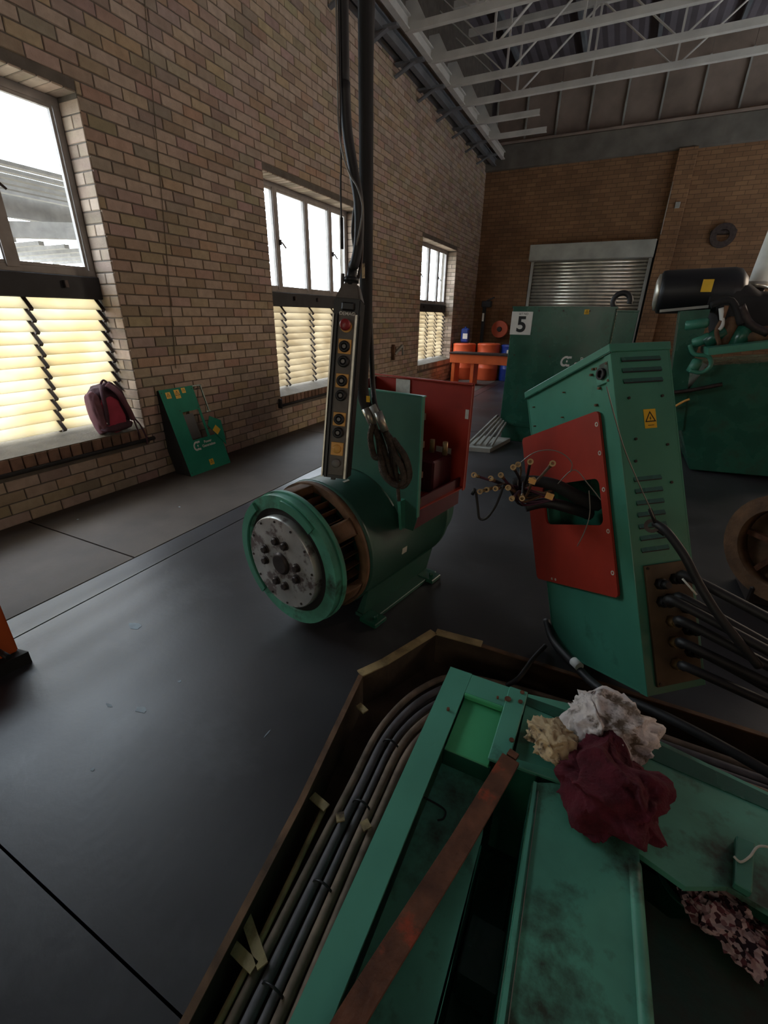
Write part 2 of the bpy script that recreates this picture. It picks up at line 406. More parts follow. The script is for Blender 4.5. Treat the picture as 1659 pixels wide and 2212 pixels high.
# --- floor: slabs with open joints
fl = struct('floor')
bm = bmnew(); add_box(bm, (1, 5, -.36), (12, 22, .3)); obj('subfloor', bm, 'joint', fl)
TR_L = [(-.575, -3), (-.597, .22), (-.66, .756), (-.758, 1.352), (-.69, 1.47), (-.558, 1.785), (-.32, 1.80), (5.5, 1.76)]
def slab(poly, m='floor', z=0):
    bm = bmnew(); tess_prism(bm, poly, -.20, z)
    obj('slab', bm, m, fl)
g = .006
for a, b in ((-5, 1.6), (1.6, 5.1), (5.1, 9), (9, YB)):
    slab([(XW-.1, a+g), (-2.62-g, a+g), (-2.62-g, b-g), (XW-.1, b-g)], 'floor2')
for a, b in ((-5, 6), (6, YB)): slab([(-2.62+g, a+g), (-2.43, a+g), (-2.43, b), (-2.62+g, b)], 'floor')
slab([(-2.42, -5), (-.578, -5), (-.578, -3), (-.597, .22), (-2.42, .249)])
slab([(-2.42, .256), (-.602, .227), (-.66, .756), (-.758, 1.352), (-.69, 1.47), (-.558, 1.785), (-.32, 1.80), (6.9, 1.76), (6.9, 6.2), (-2.42, 6.2)])
slab([(-2.42, 6.212), (6.9, 6.212), (6.9, YB), (-2.42, YB)])
slab([(-.10, -5), (6.9, -5), (6.9, 1.25), (.12, 1.25), (-.06, 1.16), (-.10, 1.02)])
for px, py, sx, sy, sd in ((305, 1533, .032, .016, 1), (292, 1352, .05, .025, 2), (236, 1524, .02, .006, 3), (578, 1584, .003, .02, 4), (388, 1472, .008, .008, 5), (200, 1662, .01, .008, 6), (388, 1095, .012, .006, 8), (168, 1122, .01, .006, 9)):
    p = W(px, py, 2, 0); bm = bmnew(); n = 12
    add_prism(bm, [(p.x+math.cos(2*PI*k/n)*sx*rnd.uniform(.6, 1.1), p.y+math.sin(2*PI*k/n)*sy*rnd.uniform(.6, 1.2)) for k in range(n)], 0.0, .0015)
    obj('paint_splash', bm, 'paintspot', fl)
# --- trench: lining
tr = struct('trim_1'); 
bm = bmnew(); add_box(bm, (2.5, -.1, -.19), (7, 4.0, .03)); obj('trench_bottom', bm, 'brown', tr)
for i in range(len(TR_L)-1):
    a = Vector((*TR_L[i], 0)); b = Vector((*TR_L[i+1], 0)); d = (b-a).normalized(); nrm = Vector((d.y, -d.x, 0))
    bm = bmnew(); add_bar(bm, a+nrm*.006+Vector((0, 0, -.09)), b+nrm*.006+Vector((0, 0, -.09)), .008, .18); obj('trench_side', bm, 'brown', tr)
    bm = bmnew(); wdt = .045 if i in (3, 4, 5) else .022
    add_bar(bm, a-nrm*(wdt/2-.01)+Vector((0, 0, .003)), b-nrm*(wdt/2-.01)+Vector((0, 0, .003)), wdt, .006)
    obj('trench_edge_angle', bm, 'tan' if i in (3, 4, 5) else 'rustb', tr)
bm = bmnew(); add_box(bm, (3.2, 1.26, -.09), (6.2, .01, .18)); obj('trench_side', bm, 'brown', tr)
# --- ladder tray rail and brackets within the trench
tray = thing('cable_tray', 'yellowish brown steel cable tray lying in the floor trench under the cables', 'cable tray', (-.5, .6, -.16))
bm = bmnew(); add_tube(bm, [(-.525, -.6, -.05), (-.545, .25, -.05), (-.60, .8, -.05)], .011, 4, 4); obj('side_rail', bm, 'tan', tray)
for px, py, l, a in ((548, 2030, .13, .5), (520, 2062, .10, .1), (690, 1732, .07, .2), (782, 1530, .05, .4), (735, 1765, .03, .9), (790, 1782, .03, .6)):
    p = W(px, py, 2, -.03); bm = bmnew()
    d = Vector((math.cos(-a), math.sin(-a), 0))
    add_bar(bm, p-d*l/2, p+d*l/2, .028, .006); 
    if l > .12: add_bar(bm, p-d*l/2-Vector((0, 0, .06)), p-d*l/2+Vector((0, 0, .0)), .02, .006)
    obj('tray_bracket', bm, 'tan', tray)
# --- left wall: mortar body with openings, bricks in front
wl = struct('wall_left')
def wbox(y0, y1, z0, z1, x0=XF-.12, x1=XW-.009, m='mortar', name='mortar_bed'):
    bm = bmnew(); add_box(bm, ((x0+x1)/2, (y0+y1)/2, (z0+z1)/2), (x1-x0, y1-y0, z1-z0)); return obj(name, bm, m, wl)
ys = [-6.2]+[v for w_ in WINS for v in w_]+[YB+.3]
for i in range(0, len(ys), 2): wbox(ys[i], ys[i+1], ZS, ZT)
wbox(-6.2, YB+.3, -.3, ZS); wbox(-6.2, YB+.3, ZT, 6.95)
def proj_area(y0, y1, z0, z1, x=XW):
    P = [PX((x, y, z)) for y, z in ((y0, z0), (y1, z0), (y1, z1), (y0, z1))]
    if any(p is None for p in P): return 0
    if max(p[0] for p in P) < 0 or min(p[0] for p in P) > IW or max(p[1] for p in P) < 0 or min(p[1] for p in P) > IH: return 0
    A = 0
    for i in range(4): A += P[i][0]*P[(i+1) % 4][1]-P[(i+1) % 4][0]*P[i][1]
    return abs(A)/2
cells = []
for r in range(int(5.4/CH)):
    z0 = r*CH; z1 = z0+CH-.009
    off = (BL/2 if r % 2 else 0)+rnd.uniform(-.012, .012)
    y = .95+off-BL
    while y < YB:
        spans = [(y, min(y+BL-.009, YB))]
        if z1 > ZS-.085 and z0 < ZT:
            for a, b in WINS:
                ns = []
                for s0, s1 in spans:
                    if s1 <= a or s0 >= b: ns.append((s0, s1)); continue
                    if s0 < a: ns.append((s0, a-.004))
                    if s1 > b: ns.append((b+.004, s1))
                spans = ns
        for s0, s1 in spans:
            if s1-s0 > .02 and not (z0 < ZS-.085 < z1+.01 and any(a < (s0+s1)/2 < b for a, b in WINS)): cells.append((s0, s1, z0, z1))
        y += BL
cells = [c for c in cells if c[1] > 1.1]
# openings' own courses directly under the header bricks are kept flat with the wall
ar = sorted(((proj_area(*c), i) for i, c in enumerate(cells)), reverse=True)
big = {i for a, i in ar[:225]}
def brick_geo(bm, y0, y1, z0, z1, x, dep=.02, ay=1):
    L = bm.loops.layers.color.get('tint') or bm.loops.layers.color.new('tint')
    j = lambda s=.0022: rnd.uniform(-s, s)
    pr = rnd.uniform(-.0025, .0025); e = .004
    f = [Vector((x+pr+j(.0012), y0+e+j(), z0+e+j())), Vector((x+pr+j(.0012), y1-e+j(), z0+e+j())), Vector((x+pr+j(.0012), y1-e+j(), z1-e+j())), Vector((x+pr+j(.0012), y0+e+j(), z1-e+j()))]
    m = [Vector((x-.005, y0, z0)), Vector((x-.005, y1, z0)), Vector((x-.005, y1, z1)), Vector((x-.005, y0, z1))]
    k = [Vector((x-dep, v.y, v.z)) for v in m]
    F = [bm.verts.new(v) for v in f]; Mi = [bm.verts.new(v) for v in m]; K = [bm.verts.new(v) for v in k]
    fs = [bm.faces.new(F)]
    for i in range(4):
        fs.append(bm.faces.new((Mi[i], Mi[(i+1) % 4], F[(i+1) % 4], F[i]))); fs.append(bm.faces.new((K[i], K[(i+1) % 4], Mi[(i+1) % 4], Mi[i])))
    t = rnd.uniform(.84, 1.10); c = (t*rnd.uniform(.96, 1.04), t*rnd.uniform(.95, 1.02), t*rnd.uniform(.9, 1.02), 1)
    for q in fs:
        for lp in q.loops: lp[L] = c
for i in big:
    bm = bmnew(); brick_geo(bm, *cells[i], XW); obj('brick', bm, 'brick', wl)
bm = bmnew(); bm.loops.layers.color.new('tint')
for i, c in enumerate(cells):
    if i not in big: brick_geo(bm, *c, XW)
o = obj('brickwork', bm, 'brick', wl); o['kind'] = 'stuff'
def brick_box(bm, c, s):
    L = bm.loops.layers.color.get('tint') or bm.loops.layers.color.new('tint')
    n0 = len(bm.faces); add_box(bm, c, s, None, .004); bm.faces.ensure_lookup_table()
    t = rnd.uniform(.75, 1.15)
    for q in bm.faces[n0:]:
        for lp in q.loops: lp[L] = (t, t*rnd.uniform(.96, 1.02), t*.97, 1)
# --- windows
for wi, (ya, yb) in enumerate(WINS):
    wn = struct('window_%d' % (wi+1))
    single = wi < 2; bmj = bmnew(); bmj.loops.layers.color.new('tint')
    def piece(c, s, m='brick', vis=True):
        global bmj
        if single and vis:
            b = bmnew(); brick_box(b, c, s); obj('brick', b, m, wl if m == 'brick' else wn)
        else: brick_box(bmj, c, s)
    # jamb bricks facing the camera (right-hand reveal), alternating header / stretcher
    for r in range(int((ZT-ZS)/CH)+1):
        z = ZS+CH*(r+.5); 
        if z+.04 > ZT+.01: break
        sp = [(XW-.225, XW-.002)] if r % 2 else [(XW-.225, XW-.112), (XW-.104, XW-.002)]
        for a, b in sp:
            piece(((a+b)/2, yb+.001, z), (b-a, .012, CH-.009), vis=(wi == 0))
            brick_box(bmj, ((a+b)/2, ya-.001, z), (b-a, .012, CH-.009))
    # head: bricks on edge seen from below
    n = int((yb-ya)/CH)
    for k in range(n):
        y = ya+(k+.5)*(yb-ya)/n; piece((XW-.113, y, ZT+.001), (.222, (yb-ya)/n-.009, .012), vis=(wi == 0 and y > 2.2))
    # sill header course
    n = int((yb-ya)/.088)
    for k in range(n):
        y = ya+(k+.5)*(yb-ya)/n; piece((XW-.045, y, ZS-.055), (.105, (yb-ya)/n-.01, .105), 'brick_dark', vis=(wi == 0 and y > 1.3 or wi == 1 and y < 6.1))
    if wi == 2:
        o = obj('sill_and_reveal_bricks', bmj, 'brick', wn); o['kind'] = 'stuff'
    else:
        o = obj('reveal_bricks', bmj, 'brick', wn); o['kind'] = 'stuff'
    bm = bmnew()   # sloping cement sill
    add_hull8(bm, [(XF-.05, ya, ZS-.02), (XW-.0, ya, ZS-.02), (XW-.0, yb, ZS-.02), (XF-.05, yb, ZS-.02)], [(XF-.05, ya, ZS+.075), (XW-.0, ya, ZS+.003), (XW-.0, yb, ZS+.003), (XF-.05, yb, ZS+.075)])
    obj('window_sill', bm, 'sill', wn)
    # frame of the glazed part
    zb, zt = 1.765, 2.93
    mull = [yb-.62, yb-1.22, yb-1.78] if wi != 1 else [5.23, 5.88, 6.47]
    for y in (ya+.025, yb-.025):
        bm = bmnew(); add_box(bm, (XF-.01, y, (zb+zt)/2), (.06, .05, zt-zb), None, .004); obj('frame_post', bm, 'frame', wn)
    for z, h in ((zb+.025, .05), (zt-.01, .06)):
        bm = bmnew(); add_box(bm, (XF-.01, (ya+yb)/2, z), (.064, yb-ya, h), None, .004); obj('frame_rail', bm, 'frame', wn)
    for y in mull:
        bm = bmnew(); add_box(bm, (XF-.01, y, (zb+zt)/2), (.06, .06, zt-zb-.02), None, .004); add_box(bm, (XF+.025, y, (zb+zt)/2), (.012, .085, zt-zb-.06)); obj('mullion', bm, 'frame', wn)
    ed = sorted([ya+.03, yb-.03]+mull)
    for a, b in zip(ed, ed[1:]):
        bm = bmnew(); s0, s1, q0, q1 = a+.03, b-.03, zb+.05, zt-.04; t = .022
        add_box(bm, (XF+.005, s0+t/2, (q0+q1)/2), (.03, t, q1-q0)); add_box(bm, (XF+.005, s1-t/2, (q0+q1)/2), (.03, t, q1-q0))
        add_box(bm, (XF+.005, (s0+s1)/2, q0+t/2), (.03, s1-s0-2*t, t)); add_box(bm, (XF+.005, (s0+s1)/2, q1-t/2), (.03, s1-s0-2*t, t))
        ca = obj('casement_frame', bm, 'frame', wn)
        bm = bmnew(); add_box(bm, (XF, (s0+s1)/2, (q0+q1)/2), (.004, s1-s0-t*1.5, q1-q0-t*1.5)); obj('pane', bm, 'glass', ca)
    for y in (mull if wi else mull[:2])[::2] if wi != 1 else (5.26, 6.5):
        bm = bmnew(); add_box(bm, (XF+.045, y, 2.33), (.03, .02, .06)); add_bar(bm, (XF+.07, y, 2.33), (XF+.085, y+.06, 2.27), .012, .016); obj('window_handle', bm, 'steel_d', wn)
    # dark transom and louvres
    bm = bmnew(); add_box(bm, (XF+.0, (ya+yb)/2, 1.68), (.10, yb-ya, .17), None, .006); obj('transom', bm, 'dark', wn)
    for y in (yb-.3, yb-.95, yb-1.5):
        bm = bmnew(); add_box(bm, (XF+.065, y, 1.7), (.03, .025, .05)); obj('catch', bm, 'steel_d', wn)
    col = [ya+.03]+sorted([y+.02 for y in mull])+[yb-.03]
    npitch = 12; pit = (1.60-.585)/npitch
    for y in col:
        for k in range(npitch):
            z = 1.60-pit*(k+.5); bm = bmnew()
            add_bar(bm, (XF-.035, y, z+.05), (XF+.055, y, z-.05), .026, .03, (0, 1, 0)); obj('louvre_clip', bm, 'steel_d', wn)
        bm = bmnew(); add_box(bm, (XF-.01, y, 1.09), (.02, .03, 1.05)); obj('louvre_channel', bm, 'steel_d', wn)
    for a, b in zip(col, col[1:]):
        for k in range(npitch):
            z = 1.60-pit*(k+.5); bm = bmnew(); tl = .0415+rnd.uniform(-.003, .003)
            gp = .013
            add_hull8(bm, [(XF-.03, a+gp, z+tl), (XF+.05, a+gp, z-tl), (XF+.05, b-gp, z-tl), (XF-.03, b-gp, z+tl)], [(XF-.026, a+gp, z+tl+.004), (XF+.054, a+gp, z-tl+.004), (XF+.054, b-gp, z-tl+.004), (XF-.026, b-gp, z+tl+.004)])
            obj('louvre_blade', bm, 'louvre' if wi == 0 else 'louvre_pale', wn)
# conduit rails below the sills
for y0, y1, z0, e in ((-.5, 2.80, .385, 0), (4.72, 6.9, .395, 1)):
    bm = bmnew(); pts = [(XW+.03, y0, z0), (XW+.03, (y0+y1)/2, z0+.008), (XW+.03, y1, z0+.012)]
    add_tube(bm, pts, .0175, 8, 2)
    if e: add_tube(bm, [(XW+.03, y0, z0-.03), (XW+.03, y0, z0+.09)], .024, 8, 0)
    c = obj('conduit', bm, 'black_m'); tag(c, 'dark conduit pipe along the wall under the middle window sill' if e else 'dark conduit pipe along the wall under the near window sill with the backpack', 'pipe')
    bm = bmnew(); add_box(bm, (XW+.006, y1-.06 if not e else y0, z0), (.018, .03, .05)); obj('pipe_clip', bm, 'steel_d', c)
# small wire down the wall, junction box
bm = bmnew(); add_tube(bm, [(XW+.006, 3.62, 5.0), (XW+.006, 3.45, 3.4), (XW+.006, 3.33, 2.2), (XW+.006, 3.2, 1.0)], .003, 6, 6)
tag(obj('wall_wire', bm, 'sill'), 'thin pale wire running down the brick wall above the leaning green panel', 'wire')
sb = thing('wall_bracket', 'small rusty pipe bracket fixed to the brick wall between two windows', 'bracket', (XW, 8.25, .85))
bm = bmnew(); add_box(bm, (XW+.03, 8.2, .86), (.06, .05, .28), None, .005); obj('back_plate', bm, 'rustb', sb)
bm = bmnew(); add_bar(bm, (XW+.05, 8.22, .83), (XW+.12, 8.42, .98), .05, .04); add_bar(bm, (XW+.12, 8.42, .98), (XW+.12, 8.45, .80), .03, .03); obj('bracket_arm', bm, 'galvb', sb)
# --- back wall
wb = struct('wall_back')
for x0, x1 in ((-4.3, -2.44), (.44, 9)):
    bm = bmnew(); add_box(bm, ((x0+x1)/2, YB+.15, 2.6), (x1-x0, .3, 5.8)); obj('brick_face', bm, 'backwall', wb)
bm = bmnew(); add_box(bm, (-1, YB+.15, 4.3), (2.88, .3, 2.2)); obj('brick_face', bm, 'backwall', wb)
bm = bmnew(); add_box(bm, (2.3, YB+.06, 5.15), (13, .32, .5), None, .01); obj('ring_beam', bm, 'concrete', wb)
bm = bmnew(); add_box(bm, (2.3, YB+.02, 5.43), (13, .28, .05)); obj('beam_ledge', bm, 'clad', wb)
for k in range(14):
    x = -3.7+k*.72
    bm = bmnew(); add_box(bm, (x+.36, YB+.12, 6.15), (.715, .05, 1.5)); obj('cladding_panel', bm, 'clad', wb)
    bm = bmnew(); add_box(bm, (x, YB+.05, 5.9), (.035, .06, 1.15)); obj('cladding_post', bm, 'galvb', wb)
bm = bmnew(); add_box(bm, (2.3, YB+.2, 6.25), (13.6, .12, 1.9)); obj('upper_cladding', bm, 'roof', wb)
bm = bmnew(); add_box(bm, (.60, YB-.09, 2.45), (.36, .18, 4.9), None, .008); obj('brick_pier', bm, 'backwall', wb)
bm = bmnew(); add_tube(bm, [(.44, YB-.185, 4.3), (.43, YB-.185, 3.3)], .008, 6, 0); obj('pier_cable', bm, 'galvb', wb)
bm = bmnew(); add_box(bm, (.63, YB-.2, 3.85), (.1, .04, .12), None, .01); obj('pier_switch', bm, 'galvb', wb)
bm = bmnew(); add_ring(bm, (1.66, YB-.04, 3.23), (0, -1, 0), .24, .12, .06); obj('wall_ring', bm, 'steel_d', wb)
bm = bmnew(); add_box(bm, (1.66, YB-.03, 3.3), (.5, .05, .1), None, .02); obj('ring_bar', bm, 'steel_d', wb)
wr = struct('wall_right'); 
bm = bmnew(); add_box(bm, (9.1, 4, 3.3), (.3, 20.4, 7.3)); obj('brick_face', bm, 'backwall', wr)
wf = struct('wall_front'); bm = bmnew(); add_box(bm, (2.5, -6.1, 3.3), (13.6, .3, 7.3)); obj('brick_face', bm, 'backwall', wf)
# --- roller shutter
dr = struct('door_1')
bm = bmnew(); add_box(bm, (-1.03, YB-.17, 3.02), (2.82, .36, .36), None, .01); obj('shutter_box', bm, 'galvb', dr)
for x in (-2.38, .34):
    bm = bmnew(); add_box(bm, (x, YB-.02, 1.42), (.07, .1, 2.86)); obj('guide_rail', bm, 'galvb', dr)
n = 36; hs = 2.84/n
for k in range(n):
    bm = bmnew(); z = hs*(k+.5)
    for a in range(7):
        pass
    prof = [(math.cos(t)*.018, math.sin(t)*hs*.47) for t in [(-PI/2)+PI*i/6 for i in range(7)]]
    a_ = [bm.verts.new((-2.36, YB-.01-u, z+v)) for u, v in prof]; b_ = [bm.verts.new((.32, YB-.01-u, z+v)) for u, v in prof]
    for i in range(6):
        f = bm.faces.new((a_[i], b_[i], b_[i+1], a_[i+1])); f.smooth = True
    bm.faces.new(a_); bm.faces.new(b_[::-1]); bm.faces.new((a_[0], a_[-1], b_[-1], b_[0]))
    obj('shutter_slat', bm, 'galv', dr)
bm = bmnew(); add_box(bm, (-1, YB+.12, 1.55), (2.95, .06, 3.5)); obj('shutter_backing', bm, 'dark', dr)
# --- roof
ce = struct('ceiling')
n = 60; bm = bmnew()
for k in range(n):
    x0 = -4.3+k*13.5/n; x1 = x0+13.5/n
    for a, b, z0, z1 in ((x0, (x0+x1)/2, 0, .03), ((x0+x1)/2, x1, .03, 0)):
        add_hull8(bm, [(a, -6.2, 6.9+z0), (b, -6.2, 6.9+z1), (b, 14.1, 6.9+z1), (a, 14.1, 6.9+z0)], [(a, -6.2, 6.93+z0), (b, -6.2, 6.93+z1), (b, 14.1, 6.93+z1), (a, 14.1, 6.93+z0)])
obj('roof_sheet', bm, 'roof', ce)
for x in (-3.2, -1.8, -.4, 1.0, 2.4, 3.8):
    bm = bmnew(); add_box(bm, (x, 4, 6.82), (.07, 19.6, .12)); obj('purlin', bm, 'truss_d', ce)
# wall plate / crane rail along the left wall
wp = thing('crane_rail_beam', 'grey steel crane rail beam along the top of the left brick wall', 'beam', (-3.6, 6, 5.1))
for x, z, m_ in ((-3.80, 5.06, 'truss_d'), (-3.62, 5.0, 'truss_d'), (-3.42, 5.12, 'truss')):
    bm = bmnew(); add_box(bm, (x, 6, z), (.09, 15.3, .02)); add_box(bm, (x, 6, z+.07), (.015, 15.3, .12)); add_box(bm, (x, 6, z+.14), (.09, 15.3, .02)); obj('rail', bm, m_, wp)
for k in range(16):
    y = -1.2+k*.93
    bm = bmnew(); add_box(bm, (-3.6, y, 5.0), (.46, .09, .03)); add_bar(bm, (-3.84, y, 4.86), (-3.5, y, 5.0), .07, .02); obj('rail_bracket', bm, 'truss_d', wp)
# trusses
def truss(y):
    if y > 11:
        t = thing('roof_beam_stub', '', 'roof beam', (-3.4, y, 5.1))
        bm = bmnew(); add_box(bm, (-2.8, y-.03, 5.14), (1.25, .008, .085)); add_box(bm, (-2.8, y+.005, 5.10), (1.25, .07, .008)); obj('flange', bm, 'truss', t)
        bm = bmnew(); add_prism(bm, [(-3.46, 5.1), (-3.1, 5.1), (-3.3, 5.42), (-3.46, 5.42)], y-.012, y+.012, lambda u, v, w_: Vector((u, w_, v))); obj('gusset_plate', bm, 'truss', t)
        return t
    t = thing('roof_truss', '', 'roof truss', (-3.4, y, 5.1))
    for nm, z in (('bottom_chord', 5.14), ('top_chord', 6.12)):
        bm = bmnew(); add_box(bm, (2.6, y-.03, z), (12, .008, .085)); add_box(bm, (2.6, y+.005, z-.04), (12, .07, .008)); obj(nm, bm, 'truss', t)
    for k in range(9):
        x = -2.43+k*1.22-.0
        xs = -1.22+(k-1)*1.22
        if k % 2 == 0:
            p = (xs, y+.01, 5.12)
            q = [(xs-1.2, y+.01, 6.1), (xs+1.2, y+.01, 6.1)]
            for e in q:
                bm = bmnew(); add_bar(bm, p, e, .012, .055, (0, 1, 0)); obj('diagonal_strut', bm, 'truss', t)
        bm = bmnew(); add_bar(bm, (xs, y-.01, 5.12), (xs, y-.01, 6.12), .03, .035, (0, 1, 0)); obj('vertical_strut', bm, 'truss', t)
    bm = bmnew(); add_prism(bm, [(-3.46, 5.1), (-3.1, 5.1), (-3.3, 5.42), (-3.46, 5.42)], y-.012, y+.012, lambda u, v, w_: Vector((u, w_, v))); obj('gusset_plate', bm, 'truss', t)
    return t
tnames = ['light grey lattice roof truss across the top right corner, nearest the camera', 'light grey lattice roof truss, second nearest', 'light grey lattice roof truss, third nearest', 'light grey lattice roof truss in the middle of the run, fourth nearest', 'light grey lattice roof truss closest to the back wall and shutter', 'short grey roof beam in the far left roof corner, the longer looking nearer one', 'short grey roof beam in the far left roof corner, the one nearest the back wall']
for i, y in enumerate((6.65, 7.6, 8.5, 9.38, 10.22, 11.15, 12.1)):
    t = truss(y); t['label'] = tnames[i]; t['group'] = 'roof trusses' if y < 11 else 'short roof beams'
# --- outside: paving and car port seen through the near window
og = struct('outdoor_ground'); og.name = 'ground_outside'; og['kind'] = 'structure'
bm = bmnew(); add_box(bm, (-25.3, 5, -.25), (42, 60, .1)); o = obj('paving', bm, 'pave', og)
cp = thing('carport', 'pale slatted carport roof outside the near window', 'carport', (-8, 4, 0))
for y in (2.2, 6.4):
    bm = bmnew(); add_box(bm, (-8, y, 1.0), (.14, .14, 4.6)); obj('post', bm, 'carport', cp)
bm = bmnew(); add_box(bm, (-8, 4.5, 2.83), (.14, 7, .26)); obj('beam', bm, 'carport', cp)
bm = bmnew(); add_bar(bm, (-11, 2.6, 2.55), (-6.5, 5.2, 2.55), .12, .2); obj('beam', bm, 'carport', cp)
for k in range(11):
    bm = bmnew(); add_box(bm, (-6.6-k*.3, 4.5, 3.02), (.11, 7, .04)); obj('slat', bm, 'carport', cp)
for k in range(10):
    bm = bmnew(); add_box(bm, (-8.4, 2.8+k*.33, 2.32), (2.6, .07, .05)); obj('rafter', bm, 'carport', cp)
# ================================================================== ALTERNATOR
def V3(*a): return Vector(a)
ta = math.radians(12)
AS, AA = V3(math.cos(ta), -math.sin(ta), 0), V3(math.sin(ta), math.cos(ta), 0)
AO = V3(-1.246, 1.487, 0)
FA = frame(AO, AS, AA, V3(0, 0, 1))
al = thing('alternator', 'green drum-shaped alternator with bare steel drive disc and open red terminal box, on the floor', 'alternator', AO, FA)
def aob(name, bm, m, parent=al, label=None): return obj(name, bm, m, parent, world=False, label=label)
CZ = .40; yax = V3(0, 1, 0); RR = Matrix.Rotation(-PI/2, 3, 'X')   # z -> y
bm = bmnew(); add_lathe(bm, [(.30, .228), (.345, .230), (.348, .25), (.340, .262), (.340, .93), (.345, .935), (.345, .965), (.325, .98), (.30, 1.10), (.24, 1.17), (.10, 1.18)], (0, 0, CZ), 56, RR); body = aob('body', bm, 'green_al')
bm = bmnew(); add_ring(bm, (0, .0, CZ), yax, .335, .272, .055, 56); add_ring(bm, (0, .045, CZ), yax, .342, .30, .02, 56); rg = aob('end_ring', bm, 'green_w', label='worn green end ring')
bm = bmnew(); add_ring(bm, (0, .012, CZ), yax, .272, .236, .05, 56); aob('ring_gap_shade', bm, 'black_m', rg)  # matt black ring paints the shade of the gap around the disc
for a0, a1 in ((-.9, .9), (1.6, 2.3)):   # raised casting pads on the ring face
    bm = bmnew(); add_ring(bm, (0, -.016, CZ), yax, .325, .284, .02, 18, a0, a1); aob('ring_pad', bm, 'green', rg, )
bm = bmnew(); add_lathe(bm, [(.232, -.03), (.237, -.022), (.237, .02), (.225, .03)], (0, 0, CZ), 56, RR)
disc = aob('drive_disc', bm, 'steel', label='scraped bare steel drive disc')
bm = bmnew(); add_lathe(bm, [(.045, -.045), (.058, -.036), (.06, -.02)], (0, 0, CZ), 24, RR); aob('hub', bm, 'steel_d', disc)
for k in range(8):
    t = k*PI/4+.3+(.12 if k % 2 else -.12); bm = bmnew()
    add_lathe(bm, [(.015, -.052), (.019, -.047), (.019, -.028)], (math.cos(t)*.118, 0, CZ+math.sin(t)*.118), 6, RR); add_lathe(bm, [(.022, -.036), (.023, -.028)], (math.cos(t)*.118, 0, CZ+math.sin(t)*.118), 16, RR); aob('bolt', bm, 'steel_d', disc)
for k in range(12):
    t = k*PI/6+.1; bm = bmnew(); add_lathe(bm, [(.006, -.034), (.007, -.028)], (math.cos(t)*.217, 0, CZ+math.sin(t)*.217), 8, RR); aob('disc_bolt', bm, 'steel_d', disc)
bm = bmnew(); add_lathe(bm, [(.255, .03), (.25, .23)], (0, 0, CZ), 40, RR); cage = aob('fan_housing', bm, 'black_m')
for k in range(30):
    t = k*2*PI/30; bm = bmnew(); d = V3(math.cos(t), 0, math.sin(t)); e = V3(-math.sin(t), 0, math.cos(t))
    add_bar(bm, V3(0, .07, CZ)+d*.268, V3(0, .225, CZ)+d*.268, .04, .004, tuple(e)); aob('fan_blade', bm, 'rustb', cage)
for k, t in enumerate((-.62, .42, 1.45, 2.5, 3.55, 4.6)):
    bm = bmnew(); add_ring(bm, (0, .06, CZ), yax, .336, .30, .172, 6, t-.13, t+.13); bm.transform(Matrix.Identity(4)); aob('cage_bar', bm, 'rustb')
# thin cover band around the top of the cage
bm = bmnew(); add_ring(bm, (0, .20, CZ), yax, .343, .30, .03, 56); aob('cage_rim', bm, 'rustb')
for s in (-1, 1):
    bm = bmnew(); add_hull8(bm, [(s*.19, .30, .02), (s*.235, .30, .02), (s*.235, .92, .02), (s*.19, .92, .02)], [(s*.25, .30, .18), (s*.27, .30, .18), (s*.27, .92, .18), (s*.25, .92, .18)]); fr = aob('foot_rail', bm, 'green_al')
    bm = bmnew(); add_box(bm, (s*.245, .61, .012), (.12, .64, .022), None, .003); aob('foot_flange', bm, 'green_al', fr)
    for y in (.31, .86):
        bm = bmnew(); add_box(bm, (s*.295, y, .014), (.11, .10, .026), None, .004); add_cyl(bm, (s*.31, y, .02), (s*.31, y, .05), .014, seg=6); aob('foot_pad', bm, 'green_d', fr)
bm = bmnew()   # terminal box: front plate, cut around the drum
arc = [(.346*math.cos(t), CZ+.346*math.sin(t)) for t in [math.radians(28)+math.radians(124)*i/20 for i in range(21)]]
arc = arc[:13]+[(-.09, .70)]
poly = [(.425, 1.175), (.428, .60), (.40, .50), (.33, .50)]+arc+[(-.09, 1.165)]
tess_prism(bm, poly, .50, .506, lambda u, v, w_: V3(u, w_, v))
tb = aob('terminal_box_front', bm, 'green_al', label='green front plate of the terminal box')
bm = bmnew(); add_box(bm, (.425, .50, .88), (.006, .02, .59)); add_box(bm, (.167, .512, 1.172), (.516, .024, .006)); aob('folded_edge', bm, 'green', tb)
for z in (.66, .8, .95, 1.08):
    bm = bmnew(); add_box(bm, (.418, .52, z), (.012, .02, .03)); aob('edge_clip', bm, 'rustb', tb)
bm = bmnew(); add_prism(bm, [(-.24, .6), (.425, .6), (.425, 1.185), (-.24, 1.165)], .98, .986, lambda u, v, w_: V3(u, w_, v))
bp = aob('terminal_box_back', bm, 'red', label='orange red rear plate of the terminal box')
bm = bmnew(); add_box(bm, (.42, .972, .88), (.006, .022, .58)); add_box(bm, (.09, .97, 1.178), (.66, .02, .006)); aob('folded_edge', bm, 'red', bp)
bm = bmnew(); add_hull8(bm, [(-.09, .508, .6), (-.084, .508, .6), (-.234, .98, .6), (-.24, .98, .6)], [(-.09, .508, 1.165), (-.084, .508, 1.165), (-.234, .98, 1.165), (-.24, .98, 1.165)]); lp = aob('terminal_box_side', bm, 'red_d', label='dark red side plate of the terminal box')
bm = bmnew(); add_box(bm, (-.03, .975, 1.12), (.10, .004, .09)); aob('paper_label', bm, 'label', bp)
bm = bmnew(); add_hull8(bm, [(-.08, .51, .60), (.40, .51, .60), (.42, .98, .60), (-.23, .98, .60)], [(-.08, .51, .606), (.40, .51, .606), (.42, .98, .606), (-.23, .98, .606)]); bt = aob('terminal_box_floor', bm, 'red')
